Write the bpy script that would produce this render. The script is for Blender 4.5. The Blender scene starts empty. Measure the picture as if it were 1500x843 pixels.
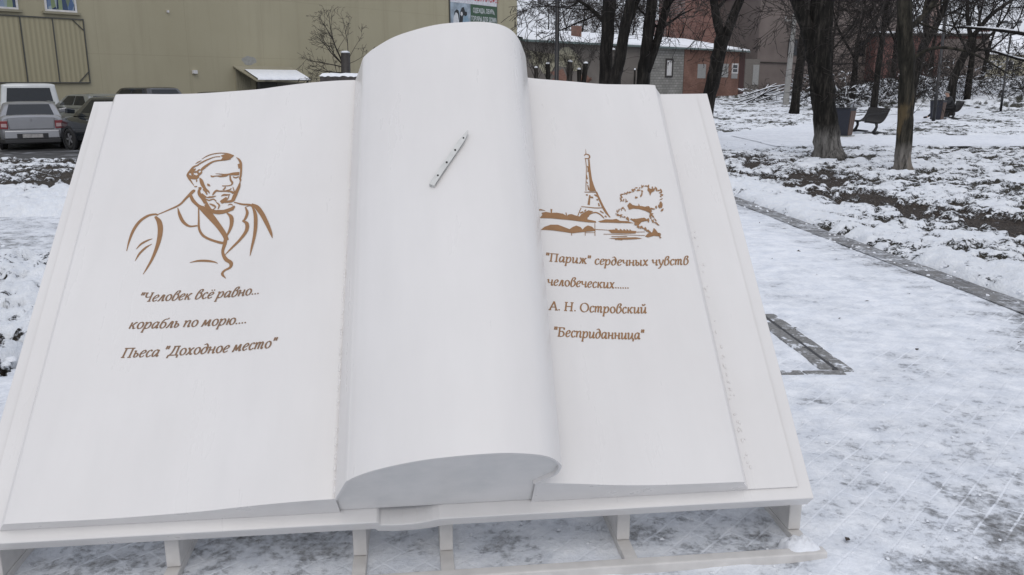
import bpy, bmesh, math, random
import numpy as np
from mathutils import Vector, Matrix

SC = bpy.context.scene
COL = SC.collection
R = math.radians
PI = math.pi

# ------------------------------------------------------------------ camera
cam_d = bpy.data.cameras.new("camera")
cam_d.sensor_width = 36.0
cam_d.lens = 29.69
cam_d.clip_start = 0.05
cam_d.clip_end = 3000
cam = bpy.data.objects.new("camera", cam_d)
COL.objects.link(cam)
cam.location = (0, 0, 1.65)
cam.rotation_euler = (R(90) - math.atan(0.2418), 0, 0)
SC.camera = cam

# ------------------------------------------------------------------ sky, sun, exposure
SUN_EL, SUN_AZ = R(50), R(178)          # soft overcast sun, high behind the viewer
world = bpy.data.worlds.new("World")
SC.world = world
world.use_nodes = True
wn, wl = world.node_tree.nodes, world.node_tree.links
for n_ in list(wn): wn.remove(n_)
w_out = wn.new("ShaderNodeOutputWorld")
w_bg = wn.new("ShaderNodeBackground")
w_sky = wn.new("ShaderNodeTexSky")
w_sky.sky_type = 'NISHITA'
w_sky.sun_disc = False
w_sky.sun_elevation = SUN_EL
w_sky.sun_rotation = SUN_AZ
w_sky.air_density = 1.0
w_sky.dust_density = 3.0
w_mix = wn.new("ShaderNodeMix"); w_mix.data_type = 'RGBA'
w_mix.inputs[0].default_value = 0.90
w_mix.inputs[7].default_value = (6.25, 6.55, 7.35, 1)     # even grey cloud cover
# cloud cover is a little uneven
w_tc = wn.new("ShaderNodeTexCoord")
w_no = wn.new("ShaderNodeTexNoise"); w_no.inputs['Scale'].default_value = 2.2; w_no.inputs['Detail'].default_value = 5
w_rm = wn.new("ShaderNodeMapRange"); w_rm.inputs[1].default_value = 0.3; w_rm.inputs[2].default_value = 0.7
w_rm.inputs[3].default_value = 0.90; w_rm.inputs[4].default_value = 1.10
w_mul = wn.new("ShaderNodeMix"); w_mul.data_type = 'RGBA'; w_mul.blend_type = 'MULTIPLY'; w_mul.inputs[0].default_value = 1
wl.new(w_tc.outputs['Generated'], w_no.inputs['Vector'])
wl.new(w_no.outputs['Fac'], w_rm.inputs[0])
wl.new(w_sky.outputs[0], w_mix.inputs[6])
wl.new(w_mix.outputs[2], w_mul.inputs[6])
wl.new(w_rm.outputs[0], w_mul.inputs[7])
wl.new(w_mul.outputs[2], w_bg.inputs['Color'])
w_bg.inputs['Strength'].default_value = 0.088
wl.new(w_bg.outputs[0], w_out.inputs['Surface'])

sun_d = bpy.data.lights.new("sun", 'SUN')
sun_d.energy = 0.6
sun_d.angle = R(35)
sun_d.color = (1.0, 0.96, 0.9)
sun = bpy.data.objects.new("sun", sun_d)
COL.objects.link(sun)
# sky azimuth: rotation measured from +Y towards +X
sdir = Vector((math.sin(SUN_AZ) * math.cos(SUN_EL), math.cos(SUN_AZ) * math.cos(SUN_EL), math.sin(SUN_EL)))
sun.rotation_euler = (-sdir).to_track_quat('-Z', 'Y').to_euler()
sun.location = (0, 0, 30)

vs = SC.view_settings
vs.view_transform = 'Standard'
vs.look = 'None'
vs.exposure = 0.38
vs.gamma = 1.0
vs.use_curve_mapping = False
SC.cycles.max_bounces = 6
SC.cycles.diffuse_bounces = 3
SC.cycles.use_denoising = True

# ------------------------------------------------------------------ helpers
def lerp(a, b, t): return a + (b - a) * t

class MB:
    """collects faces for one mesh; keeps a material index per face"""
    def __init__(self, M=None):
        self.v = []; self.f = []; self.mi = []; self.sm = []; self.M = M
    def add(self, vs_, fs, mi=0, smooth=False):
        o = len(self.v)
        if self.M is not None:
            vs_ = [tuple(self.M @ Vector(p)) for p in vs_]
        self.v += [tuple(p) for p in vs_]
        self.f += [tuple(o + i for i in f) for f in fs]
        self.mi += [mi] * len(fs); self.sm += [smooth] * len(fs)
    def box(self, x0, x1, y0, y1, z0, z1, mi=0):
        self.add([(x0,y0,z0),(x1,y0,z0),(x1,y1,z0),(x0,y1,z0),(x0,y0,z1),(x1,y0,z1),(x1,y1,z1),(x0,y1,z1)],
                 [(0,3,2,1),(4,5,6,7),(0,1,5,4),(1,2,6,5),(2,3,7,6),(3,0,4,7)], mi)
    def hexa(self, p, mi=0):
        self.add(p, [(0,3,2,1),(4,5,6,7),(0,1,5,4),(1,2,6,5),(2,3,7,6),(3,0,4,7)], mi)
    def bar(self, a, b, w, d, mi=0, up=(0,0,1)):
        a = Vector(a); b = Vector(b); t = (b - a).normalized(); up = Vector(up)
        s = t.cross(up)
        if s.length < 1e-4: s = t.cross(Vector((0,1,0)))
        s.normalize(); n = s.cross(t)
        P = []
        for e in (a, b):
            for i, j in ((-1,-1),(1,-1),(1,1),(-1,1)):
                P.append(e + s*(i*w/2) + n*(j*d/2))
        self.add(P, [(0,1,2,3),(7,6,5,4),(0,4,5,1),(1,5,6,2),(2,6,7,3),(3,7,4,0)], mi)
    def tube(self, pts, rs, n=8, mi=0, cap=True, smooth=True, rough=None):
        pts = [Vector(p) for p in pts]
        if not hasattr(rs, '__len__'): rs = [rs] * len(pts)
        vs_ = []; prev = None
        for i, p in enumerate(pts):
            t = (pts[min(i+1, len(pts)-1)] - pts[max(i-1, 0)])
            if t.length < 1e-9: t = Vector((0,0,1))
            t.normalize()
            if prev is None:
                s = t.cross(Vector((0.31, 0.95, 0.05)))
                if s.length < 1e-3: s = t.cross(Vector((1,0,0)))
            else:
                s = prev - t * prev.dot(t)
                if s.length < 1e-5: s = t.cross(Vector((1,0.2,0)))
            s.normalize(); prev = s; q = t.cross(s)
            for k in range(n):
                a = 2*PI*k/n
                r = rs[i] * (rough(i, k) if rough else 1)
                vs_.append(p + s*(math.cos(a)*r) + q*(math.sin(a)*r))
        fs = []
        for i in range(len(pts)-1):
            for k in range(n):
                k2 = (k+1) % n
                fs.append((i*n+k, i*n+k2, (i+1)*n+k2, (i+1)*n+k))
        if cap:
            fs.append(tuple(range(n-1, -1, -1))); fs.append(tuple(range((len(pts)-1)*n, len(pts)*n)))
        self.add(vs_, fs, mi, smooth)
    def prism(self, poly, axis_vec, mi=0, smooth=False):
        """closed polygon (3-D points) swept along a vector"""
        n = len(poly); a = Vector(axis_vec)
        P = [Vector(p) for p in poly]; Q = [p + a for p in P]
        self.add(P + Q, [tuple(range(n-1,-1,-1)), tuple(range(n, 2*n))] + [(i, (i+1) % n, n+(i+1) % n, n+i) for i in range(n)], mi, smooth)
    def build(self, name, mats, parent=None, bevel=0, seg=2, angle=40, auto=None):
        me = bpy.data.meshes.new(name)
        me.from_pydata(self.v, [], self.f)
        if not isinstance(mats, (list, tuple)): mats = [mats]
        for m in mats: me.materials.append(m)
        me.polygons.foreach_set('material_index', self.mi)
        me.polygons.foreach_set('use_smooth', self.sm)
        me.update()
        if bevel or auto:
            bm = bmesh.new(); bm.from_mesh(me)
            bmesh.ops.recalc_face_normals(bm, faces=bm.faces); bm.to_mesh(me); bm.free()
        o = bpy.data.objects.new(name, me); COL.objects.link(o)
        if parent is not None: o.parent = parent
        if bevel:
            b = o.modifiers.new('bevel', 'BEVEL'); b.width = bevel; b.segments = seg; b.limit_method = 'ANGLE'; b.angle_limit = R(angle)
        return o

def tag(o, label=None, cat=None, group=None, kind=None):
    if label: o['label'] = label
    if cat: o['category'] = cat
    if group: o['group'] = group
    if kind: o['kind'] = kind
    return o
def thing(name, label, cat, loc=(0,0,0), rz=0, group=None):
    o = bpy.data.objects.new(name, None); COL.objects.link(o)
    o.location = loc; o.rotation_euler = (0, 0, rz); o.empty_display_size = 0.3
    return tag(o, label, cat, group)
def copy_tree(o, parent=None):
    c = o.copy(); COL.objects.link(c)
    if parent is not None: c.parent = parent
    for ch in list(o.children): copy_tree(ch, c)
    return c

# ---------- numpy noise
_rs = np.random.RandomState(7)
_perm = _rs.permutation(4096)
_val = _rs.rand(4096)
def vnoise(x, y):
    xi = np.floor(x).astype(np.int64); yi = np.floor(y).astype(np.int64)
    fx = x - xi; fy = y - yi
    fx = fx*fx*fx*(fx*(fx*6-15)+10); fy = fy*fy*fy*(fy*(fy*6-15)+10)
    def h(a, b): return _val[_perm[(_perm[a & 4095] + b) & 4095]]
    a = h(xi, yi); b = h(xi+1, yi); c = h(xi, yi+1); d = h(xi+1, yi+1)
    return (a*(1-fx)+b*fx)*(1-fy) + (c*(1-fx)+d*fx)*fy
def fbm(x, y, oct=4, gain=0.5, lac=2.03):
    s = 0; a = 1; t = 0
    for i in range(oct):
        s = s + a*vnoise(x + 17.3*i, y - 9.1*i); t += a; a *= gain
        c, d = 0.8, 0.6
        x, y = (x*c - y*d)*lac, (x*d + y*c)*lac
    return s / t
def sstep(a, b, x):
    t = np.clip((x - a) / (b - a), 0, 1); return t*t*(3-2*t)

# ------------------------------------------------------------------ materials
def mat(name):
    m = bpy.data.materials.new(name); m.use_nodes = True
    nt = m.node_tree; b = nt.nodes['Principled BSDF']
    return m, nt, b
def nnoise(nt, scale, detail=4, rough=0.5, coord='Object', stretch=None):
    tc = nt.nodes.new('ShaderNodeTexCoord'); n = nt.nodes.new('ShaderNodeTexNoise')
    n.inputs['Scale'].default_value = scale; n.inputs['Detail'].default_value = detail; n.inputs['Roughness'].default_value = rough
    if stretch:
        mp = nt.nodes.new('ShaderNodeMapping'); mp.inputs['Scale'].default_value = stretch
        nt.links.new(tc.outputs[coord], mp.inputs[0]); nt.links.new(mp.outputs[0], n.inputs['Vector'])
    else:
        nt.links.new(tc.outputs[coord], n.inputs['Vector'])
    return n
def ramp(nt, src, stops):
    r = nt.nodes.new('ShaderNodeValToRGB')
    el = r.color_ramp.elements
    while len(el) < len(stops): el.new(0.5)
    for e, (p, c) in zip(el, stops):
        e.position = p; e.color = (*c, 1) if len(c) == 3 else c
    nt.links.new(src, r.inputs[0]); return r
def bump(nt, b, src, strength=0.3, dist=0.01):
    bp = nt.nodes.new('ShaderNodeBump'); bp.inputs['Strength'].default_value = strength; bp.inputs['Distance'].default_value = dist
    nt.links.new(src, bp.inputs['Height']); nt.links.new(bp.outputs[0], b.inputs['Normal']); return bp
def simple(name, col, rough=0.5, metal=0.0, var=0.12, scale=8.0, bumpst=0.0, spec=0.5, detail=5):
    """plain coating: base colour with a slow mottling of its own"""
    m, nt, b = mat(name)
    n = nnoise(nt, scale, detail)
    lo = tuple(c*(1-var) for c in col); hi = tuple(min(1, c*(1+var)) for c in col)
    r = ramp(nt, n.outputs['Fac'], [(0.3, lo), (0.7, hi)])
    nt.links.new(r.outputs[0], b.inputs['Base Color'])
    b.inputs['Roughness'].default_value = rough; b.inputs['Metallic'].default_value = metal
    b.inputs['Specular IOR Level'].default_value = spec
    if bumpst: bump(nt, b, n.outputs['Fac'], bumpst, 0.01)
    return m
def mixrgb(nt, fac, a, b_):
    m = nt.nodes.new('ShaderNodeMix'); m.data_type = 'RGBA'
    for s, v in ((0, fac), (6, a), (7, b_)):
        if hasattr(v, 'is_output') or hasattr(v, 'links'): nt.links.new(v, m.inputs[s])
        elif s == 0: m.inputs[0].default_value = v
        else: m.inputs[s].default_value = (*v, 1)
    return m.outputs[2]
def math_(nt, op, a, b_=None, c=None):
    m = nt.nodes.new('ShaderNodeMath'); m.operation = op
    for i, v in enumerate((a, b_, c)):
        if v is None: continue
        if hasattr(v, 'links'): nt.links.new(v, m.inputs[i])
        else: m.inputs[i].default_value = v
    return m.outputs[0]

def make_paint():
    m, nt, b = mat("white_enamel_paint")
    n1 = nnoise(nt, 1.6, 4); n2 = nnoise(nt, 9, 6, 0.6, stretch=(1.0, 0.18, 1.0))
    c = ramp(nt, n1.outputs['Fac'], [(0.25, (0.705, 0.682, 0.660)), (0.75, (0.750, 0.730, 0.710))])
    d = ramp(nt, n2.outputs['Fac'], [(0.42, (0.0,)*3), (0.72, (1,)*3)])
    f = math_(nt, 'MULTIPLY', d.outputs[0], 0.14)
    nt.links.new(mixrgb(nt, f, c.outputs[0], (0.57, 0.56, 0.545)), b.inputs['Base Color'])
    rr = nt.nodes.new('ShaderNodeMapRange'); rr.inputs[3].default_value = 0.20; rr.inputs[4].default_value = 0.40
    nt.links.new(n2.outputs['Fac'], rr.inputs[0]); nt.links.new(rr.outputs[0], b.inputs['Roughness'])
    b.inputs['Specular IOR Level'].default_value = 0.5
    n3 = nnoise(nt, 3.0, 3); bump(nt, b, n3.outputs['Fac'], 0.12, 0.02)
    return m
M = {}
M['paint'] = make_paint()
M['paint_frame'] = simple("cream_frame_paint", (0.60, 0.58, 0.555), 0.45, var=0.10, scale=14, bumpst=0.05)
M['brown'] = simple("brown_vinyl", (0.285, 0.148, 0.060), 0.5, var=0.08, scale=30)
M['darkbrown'] = simple("dark_brown_vinyl", (0.215, 0.122, 0.065), 0.5, var=0.08, scale=30)
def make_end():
    m, nt, b = mat("reflection_mottled_end_paint")
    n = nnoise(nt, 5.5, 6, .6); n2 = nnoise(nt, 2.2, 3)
    c = ramp(nt, n.outputs['Fac'], [(.30, (.63,.625,.61)), (.5, (.71,.695,.675)), (.7, (.75,.73,.71))])  # mottled tones paint cloudy reflections into the end plate's colour
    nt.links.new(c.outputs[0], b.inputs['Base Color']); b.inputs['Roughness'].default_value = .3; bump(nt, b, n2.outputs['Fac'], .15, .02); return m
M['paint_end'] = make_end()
M['steel'] = simple("bare_grey_steel", (0.60, 0.60, 0.575), 0.4, 0.0, var=0.10, scale=20)
M['hole'] = simple("bolt_hole_black", (0.012, 0.012, 0.012), 0.7)
M['khaki'] = None
def make_snow():
    m, nt, b = mat("snow")
    n1 = nnoise(nt, 7, 8, 0.6); n2 = nnoise(nt, 60, 4, 0.7)
    c = ramp(nt, n1.outputs['Fac'], [(0.3, (0.80, 0.83, 0.88)), (0.7, (0.92, 0.93, 0.95))])
    nt.links.new(c.outputs[0], b.inputs['Base Color'])
    b.inputs['Roughness'].default_value = 0.65; b.inputs['Specular IOR Level'].default_value = 0.25
    s = math_(nt, 'ADD', math_(nt, 'MULTIPLY', n1.outputs['Fac'], 1.0), math_(nt, 'MULTIPLY', n2.outputs['Fac'], 0.25))
    bump(nt, b, s, 0.5, 0.05)
    return m
M['snow'] = make_snow()

def make_ground():
    """soil, dead grass and leaf litter with the snow that lies on it (attribute snow = how much lies at that spot)"""
    m, nt, b = mat("snowy_ground")
    at = nt.nodes.new('ShaderNodeAttribute'); at.attribute_name = 'snow'
    gr = nt.nodes.new('ShaderNodeAttribute'); gr.attribute_name = 'grass'
    nf = nnoise(nt, 9, 8, 0.68); nb = nnoise(nt, 34, 6, 0.65); nl = nnoise(nt, 1.3, 5)
    soil = ramp(nt, nb.outputs['Fac'], [(0.30, (0.010, 0.009, 0.008)), (0.47, (0.036, 0.029, 0.024)), (0.60, (0.085, 0.066, 0.052)), (0.70, (0.20, 0.175, 0.15))])
    grs = ramp(nt, nb.outputs['Fac'], [(0.3, (0.022, 0.024, 0.017)), (0.55, (0.062, 0.064, 0.048)), (0.75, (0.15, 0.15, 0.13))])
    gf = math_(nt, 'MULTIPLY', gr.outputs['Fac'], math_(nt, 'ADD', nl.outputs['Fac'], 0.3))
    base = mixrgb(nt, gf, soil.outputs[0], grs.outputs[0])
    snowc = ramp(nt, nf.outputs['Fac'], [(0.3, (0.80, 0.84, 0.90)), (0.65, (0.92, 0.94, 0.96))])
    v = math_(nt, 'ADD', at.outputs['Fac'], math_(nt, 'MULTIPLY', math_(nt, 'SUBTRACT', nf.outputs['Fac'], 0.5), 1.25))
    v2 = math_(nt, 'ADD', v, math_(nt, 'MULTIPLY', math_(nt, 'SUBTRACT', nb.outputs['Fac'], 0.5), 1.2))
    mk = nt.nodes.new('ShaderNodeMapRange'); mk.interpolation_type = 'SMOOTHSTEP'
    mk.inputs[1].default_value = 0.42; mk.inputs[2].default_value = 0.58
    nt.links.new(v2, mk.inputs[0])
    nt.links.new(mixrgb(nt, mk.outputs[0], base, snowc.outputs[0]), b.inputs['Base Color'])
    b.inputs['Roughness'].default_value = 0.75; b.inputs['Specular IOR Level'].default_value = 0.2
    hh = math_(nt, 'ADD', math_(nt, 'MULTIPLY', mk.outputs[0], 0.9), math_(nt, 'MULTIPLY', nb.outputs['Fac'], 0.7))
    hh = math_(nt, 'ADD', hh, math_(nt, 'MULTIPLY', nf.outputs['Fac'], 0.6))
    bump(nt, b, hh, 0.85, 0.05)
    return m
M['ground'] = make_ground()

def make_pavers(name, rot, snow_hi, size=0.2):
    m, nt, b = mat(name)
    at = nt.nodes.new('ShaderNodeAttribute'); at.attribute_name = 'snow'
    tc = nt.nodes.new('ShaderNodeTexCoord'); mp = nt.nodes.new('ShaderNodeMapping')
    mp.inputs['Rotation'].default_value = (0, 0, rot)
    nt.links.new(tc.outputs['Object'], mp.inputs[0])
    br = nt.nodes.new('ShaderNodeTexBrick')
    br.inputs['Scale'].default_value = 1.0; br.inputs['Brick Width'].default_value = size; br.inputs['Row Height'].default_value = size/2
    br.inputs['Mortar Size'].default_value = 0.0055; br.inputs['Mortar Smooth'].default_value = 0.5
    br.inputs['Color1'].default_value = (0.155, 0.155, 0.158, 1); br.inputs['Color2'].default_value = (0.24, 0.235, 0.23, 1)
    br.inputs['Mortar'].default_value = (0.30, 0.30, 0.31, 1)
    dn_ = nnoise(nt, 3.0, 4)       # the laid rows wander a little
    va = nt.nodes.new('ShaderNodeVectorMath'); va.operation = 'MULTIPLY_ADD'; va.inputs[1].default_value = (.018, .018, 0)
    nt.links.new(dn_.outputs['Color'], va.inputs[0]); nt.links.new(mp.outputs[0], va.inputs[2]); nt.links.new(va.outputs[0], br.inputs['Vector'])
    nb = nnoise(nt, 45, 5, 0.65); nf = nnoise(nt, 7, 8, 0.66); ns = nnoise(nt, 3.2, 7, 0.6, stretch=(0.55, 1.6, 1)); nt3 = nnoise(nt, 16, 6, 0.7)
    ng = nnoise(nt, 1.5, 5, .6); gate = ramp(nt, ng.outputs['Fac'], [(.45, (.06,)*3), (.64, (1,)*3)])
    joint = math_(nt, 'MULTIPLY', br.outputs['Fac'], gate.outputs[0])
    pav = mixrgb(nt, math_(nt, 'MULTIPLY', nb.outputs['Fac'], 0.5), br.outputs['Color'], (0.07, 0.066, 0.062))
    snowc = ramp(nt, nf.outputs['Fac'], [(0.28, (0.75, 0.79, 0.86)), (0.66, (0.91, 0.93, 0.96))])
    v = math_(nt, 'ADD', at.outputs['Fac'], math_(nt, 'MULTIPLY', math_(nt, 'SUBTRACT', nf.outputs['Fac'], 0.5), 0.6))
    v = math_(nt, 'ADD', v, math_(nt, 'MULTIPLY', math_(nt, 'SUBTRACT', ns.outputs['Fac'], 0.5), 0.6))
    v = math_(nt, 'ADD', v, math_(nt, 'MULTIPLY', math_(nt, 'SUBTRACT', nt3.outputs['Fac'], 0.5), 0.75))
    v = math_(nt, 'ADD', v, math_(nt, 'MULTIPLY', math_(nt, 'SUBTRACT', nb.outputs['Fac'], 0.5), 0.55))
    v = math_(nt, 'ADD', v, math_(nt, 'MULTIPLY', math_(nt, 'MULTIPLY', joint, nt3.outputs['Fac']), 0.24))        # snow stays in the joints
    mk = nt.nodes.new('ShaderNodeMapRange'); mk.interpolation_type = 'SMOOTHSTEP'
    mk.inputs[1].default_value = 0.26; mk.inputs[2].default_value = 0.62
    nt.links.new(v, mk.inputs[0])
    tn = nt.nodes.new('ShaderNodeMapRange'); tn.interpolation_type = 'SMOOTHSTEP'     # where the trodden layer is thin the stone greys it
    tn.inputs[1].default_value = 0.98; tn.inputs[2].default_value = 0.55; nt.links.new(v, tn.inputs[0])
    thin = math_(nt, 'MULTIPLY', math_(nt, 'MULTIPLY', tn.outputs[0], math_(nt, 'SUBTRACT', 1.0, joint)), math_(nt, 'MULTIPLY', nt3.outputs['Fac'], 0.68))
    sn = mixrgb(nt, thin, snowc.outputs[0], (0.40, 0.425, 0.46))
    nt.links.new(mixrgb(nt, mk.outputs[0], pav, sn), b.inputs['Base Color'])
    b.inputs['Roughness'].default_value = 0.6; b.inputs['Specular IOR Level'].default_value = 0.3
    hh = math_(nt, 'ADD', math_(nt, 'MULTIPLY', mk.outputs[0], 0.5), math_(nt, 'MULTIPLY', nf.outputs['Fac'], 0.5))
    hh = math_(nt, 'ADD', hh, math_(nt, 'MULTIPLY', nb.outputs['Fac'], 0.30))
    hh = math_(nt, 'ADD', hh, math_(nt, 'MULTIPLY', nt3.outputs['Fac'], 0.35))
    hh = math_(nt, 'SUBTRACT', hh, math_(nt, 'MULTIPLY', br.outputs['Fac'], 0.06))
    bump(nt, b, hh, 0.75, 0.028)
    return m
M['pavers'] = make_pavers("snow_dusted_pavers", R(-48.6), 0)
M['edging'] = make_pavers("grey_edging_bricks", R(85), 0, 0.2)

def make_asphalt():
    m, nt, b = mat("wet_asphalt")
    n = nnoise(nt, 2.0, 6); n2 = nnoise(nt, 60, 3)
    c = ramp(nt, n.outputs['Fac'], [(0.35, (0.035, 0.036, 0.038)), (0.55, (0.07, 0.07, 0.072)), (0.72, (0.30, 0.31, 0.34))])
    nt.links.new(c.outputs[0], b.inputs['Base Color']); b.inputs['Roughness'].default_value = 0.45
    bump(nt, b, n2.outputs['Fac'], 0.3, 0.01); return m
M['asphalt'] = make_asphalt()

def make_bark(name, dark, lite, white=0.0, wash=(0.30, 0.285, 0.265), zmax=0.9, strip=False):
    m, nt, b = mat(name)
    n = nnoise(nt, 14, 7, 0.7, stretch=(1.0, 1.0, 0.16)); n2 = nnoise(nt, 3, 4)
    c = ramp(nt, n.outputs['Fac'], [(0.33, tuple(k*0.35 for k in dark)), (0.5, dark), (0.68, lite)])
    col = c.outputs[0]
    if strip:       # bark torn off, pale yellowish wood showing
        ns = nnoise(nt, 3.4, 5, 0.55, stretch=(1.2, 1.2, 0.5))
        r2 = ramp(nt, ns.outputs['Fac'], [(0.50, (0,)*3), (0.58, (1,)*3)])
        tc = nt.nodes.new('ShaderNodeTexCoord'); sp = nt.nodes.new('ShaderNodeSeparateXYZ'); nt.links.new(tc.outputs['Object'], sp.inputs[0])
        band = nt.nodes.new('ShaderNodeMapRange'); band.inputs[1].default_value = 1.5; band.inputs[2].default_value = 1.2; nt.links.new(sp.outputs['Z'], band.inputs[0])
        col = mixrgb(nt, math_(nt, 'MULTIPLY', math_(nt, 'MULTIPLY', r2.outputs[0], band.outputs[0]), 0.75), col, (0.135, 0.10, 0.055))
    if white:       # remains of whitewash on the foot of the trunk
        tc = nt.nodes.new('ShaderNodeTexCoord'); sp = nt.nodes.new('ShaderNodeSeparateXYZ')
        nt.links.new(tc.outputs['Object'], sp.inputs[0])
        z = math_(nt, 'ADD', sp.outputs['Z'], math_(nt, 'MULTIPLY', n2.outputs['Fac'], 0.35))
        mk = nt.nodes.new('ShaderNodeMapRange'); mk.inputs[1].default_value = zmax+0.2; mk.inputs[2].default_value = zmax-0.12
        nt.links.new(z, mk.inputs[0])
        r3 = ramp(nt, n.outputs['Fac'], [(0.36, (0.15,)*3), (0.6, (1,)*3)])
        col = mixrgb(nt, math_(nt, 'MULTIPLY', math_(nt, 'MULTIPLY', mk.outputs[0], r3.outputs[0]), white), col, wash)
    nt.links.new(col, b.inputs['Base Color'])
    b.inputs['Roughness'].default_value = 0.85; b.inputs['Specular IOR Level'].default_value = 0.2
    bump(nt, b, n.outputs['Fac'], 0.9, 0.03)
    return m
M['bark'] = make_bark("dark_wet_bark", (0.014, 0.0125, 0.011), (0.042, 0.037, 0.032))
M['bark_wash'] = make_bark("bark_with_old_whitewash", (0.016, 0.0145, 0.0125), (0.055, 0.049, 0.042), 0.62, zmax=0.78)
M['bark_strip'] = make_bark("peeled_bark", (0.026, 0.024, 0.019), (0.07, 0.062, 0.048), 0.8, (0.27, 0.25, 0.23), 0.62, True)
M['bark_grey'] = make_bark("grey_weathered_bark", (0.04, 0.036, 0.032), (0.10, 0.09, 0.082))
M['bark_pale'] = make_bark("pale_dead_wood", (0.17, 0.155, 0.14), (0.28, 0.26, 0.24))
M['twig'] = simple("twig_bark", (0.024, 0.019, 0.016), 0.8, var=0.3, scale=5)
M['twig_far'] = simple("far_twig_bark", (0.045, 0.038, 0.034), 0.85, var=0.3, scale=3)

def make_wall(name, c1, c2, scale=1.2, stretch=(1,1,1), bumps=0.2):
    m, nt, b = mat(name)
    n = nnoise(nt, scale, 7, 0.6, stretch=stretch); n2 = nnoise(nt, scale*14, 5, 0.6)
    c = ramp(nt, n.outputs['Fac'], [(0.3, c1), (0.7, c2)])
    nt.links.new(c.outputs[0], b.inputs['Base Color']); b.inputs['Roughness'].default_value = 0.8
    bump(nt, b, n2.outputs['Fac'], bumps, 0.02); return m
def make_khaki():
    m, nt, b = mat("khaki_render")
    n = nnoise(nt, 0.25, 7, .6); n2 = nnoise(nt, 1.1, 6, .65, stretch=(1.6, 1.6, .10)); n3 = nnoise(nt, 12, 5)
    c = ramp(nt, n.outputs['Fac'], [(.3, (0.365, 0.332, 0.228)), (.7, (0.405, 0.370, 0.260))])
    k = ramp(nt, n2.outputs['Fac'], [(.50, (0,)*3), (.75, (1,)*3)])
    col = mixrgb(nt, math_(nt, 'MULTIPLY', k.outputs[0], .35), c.outputs[0], (.25, .225, .155))
    tc = nt.nodes.new('ShaderNodeTexCoord'); sp = nt.nodes.new('ShaderNodeSeparateXYZ'); cb = nt.nodes.new('ShaderNodeCombineXYZ')
    nt.links.new(tc.outputs['Object'], sp.inputs[0]); nt.links.new(sp.outputs['X'], cb.inputs[0]); nt.links.new(sp.outputs['Z'], cb.inputs[1])
    br = nt.nodes.new('ShaderNodeTexBrick'); br.offset = 0; br.inputs['Scale'].default_value = 1; br.inputs['Brick Width'].default_value = 4.3; br.inputs['Row Height'].default_value = 2.9; br.inputs['Mortar Size'].default_value = .012
    nt.links.new(cb.outputs[0], br.inputs['Vector'])
    col = mixrgb(nt, math_(nt, 'MULTIPLY', br.outputs['Fac'], .22), col, (.16, .145, .10))
    nt.links.new(col, b.inputs['Base Color']); b.inputs['Roughness'].default_value = .8; bump(nt, b, n3.outputs['Fac'], .1, .02); return m
M['khaki'] = make_khaki()
M['khaki_trim'] = make_wall("khaki_trim", (0.27, 0.25, 0.18), (0.31, 0.285, 0.21), 1)
M['greytrim'] = simple("dark_grey_trim", (0.075, 0.075, 0.065), 0.5)
def make_ribbed():
    m, nt, b = mat("ribbed_khaki_sheet")
    tc = nt.nodes.new('ShaderNodeTexCoord'); w = nt.nodes.new('ShaderNodeTexWave'); w.bands_direction = 'X'
    w.inputs['Scale'].default_value = 1.55; w.inputs['Distortion'].default_value = 0.15
    nt.links.new(tc.outputs['Object'], w.inputs['Vector'])
    c = ramp(nt, w.outputs['Fac'], [(0.0, (0.31, 0.278, 0.18)), (1.0, (0.375, 0.338, 0.222))])
    nt.links.new(c.outputs[0], b.inputs['Base Color']); b.inputs['Roughness'].default_value = 0.6
    bump(nt, b, w.outputs['Fac'], 0.5, 0.03); return m
M['ribbed'] = make_ribbed()
def make_brick(name, c1, c2, mort, w=0.26, h=0.078, axis='XZ', stain=0.5, ms=0.012):
    m, nt, b = mat(name)
    tc = nt.nodes.new('ShaderNodeTexCoord'); sp = nt.nodes.new('ShaderNodeSeparateXYZ'); cb = nt.nodes.new('ShaderNodeCombineXYZ')
    nt.links.new(tc.outputs['Object'], sp.inputs[0])
    nt.links.new(sp.outputs[axis[0]], cb.inputs[0]); nt.links.new(sp.outputs[axis[1]], cb.inputs[1])
    br = nt.nodes.new('ShaderNodeTexBrick'); br.inputs['Scale'].default_value = 1
    br.inputs['Brick Width'].default_value = w; br.inputs['Row Height'].default_value = h; br.inputs['Mortar Size'].default_value = ms
    br.inputs['Color1'].default_value = (*c1, 1); br.inputs['Color2'].default_value = (*c2, 1); br.inputs['Mortar'].default_value = (*mort, 1)
    nt.links.new(cb.outputs[0], br.inputs['Vector'])
    n = nnoise(nt, 0.55, 8, 0.65)
    r = ramp(nt, n.outputs['Fac'], [(0.42, (0,)*3), (0.66, (1,)*3)])
    col = mixrgb(nt, math_(nt, 'MULTIPLY', r.outputs[0], stain), br.outputs['Color'], tuple(k*0.45 for k in c1))
    n4 = nnoise(nt, 1.4, 8, 0.7); r4 = ramp(nt, n4.outputs['Fac'], [(0.58, (0,)*3), (0.66, (1,)*3)])
    col = mixrgb(nt, math_(nt, 'MULTIPLY', r4.outputs[0], 0.35*stain), col, mort)
    nt.links.new(col, b.inputs['Base Color']); b.inputs['Roughness'].default_value = 0.85
    bump(nt, b, br.outputs['Fac'], -0.4, 0.02); return m
M['redbrick'] = make_brick("old_red_brick", (0.30, 0.150, 0.125), (0.42, 0.245, 0.21), (0.27, 0.22, 0.20), w=0.5, h=0.17, stain=0.12)
M['shedbrick'] = make_brick("shed_brick", (0.20, 0.092, 0.063), (0.28, 0.14, 0.10), (0.17, 0.12, 0.10), stain=0.7)
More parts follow.
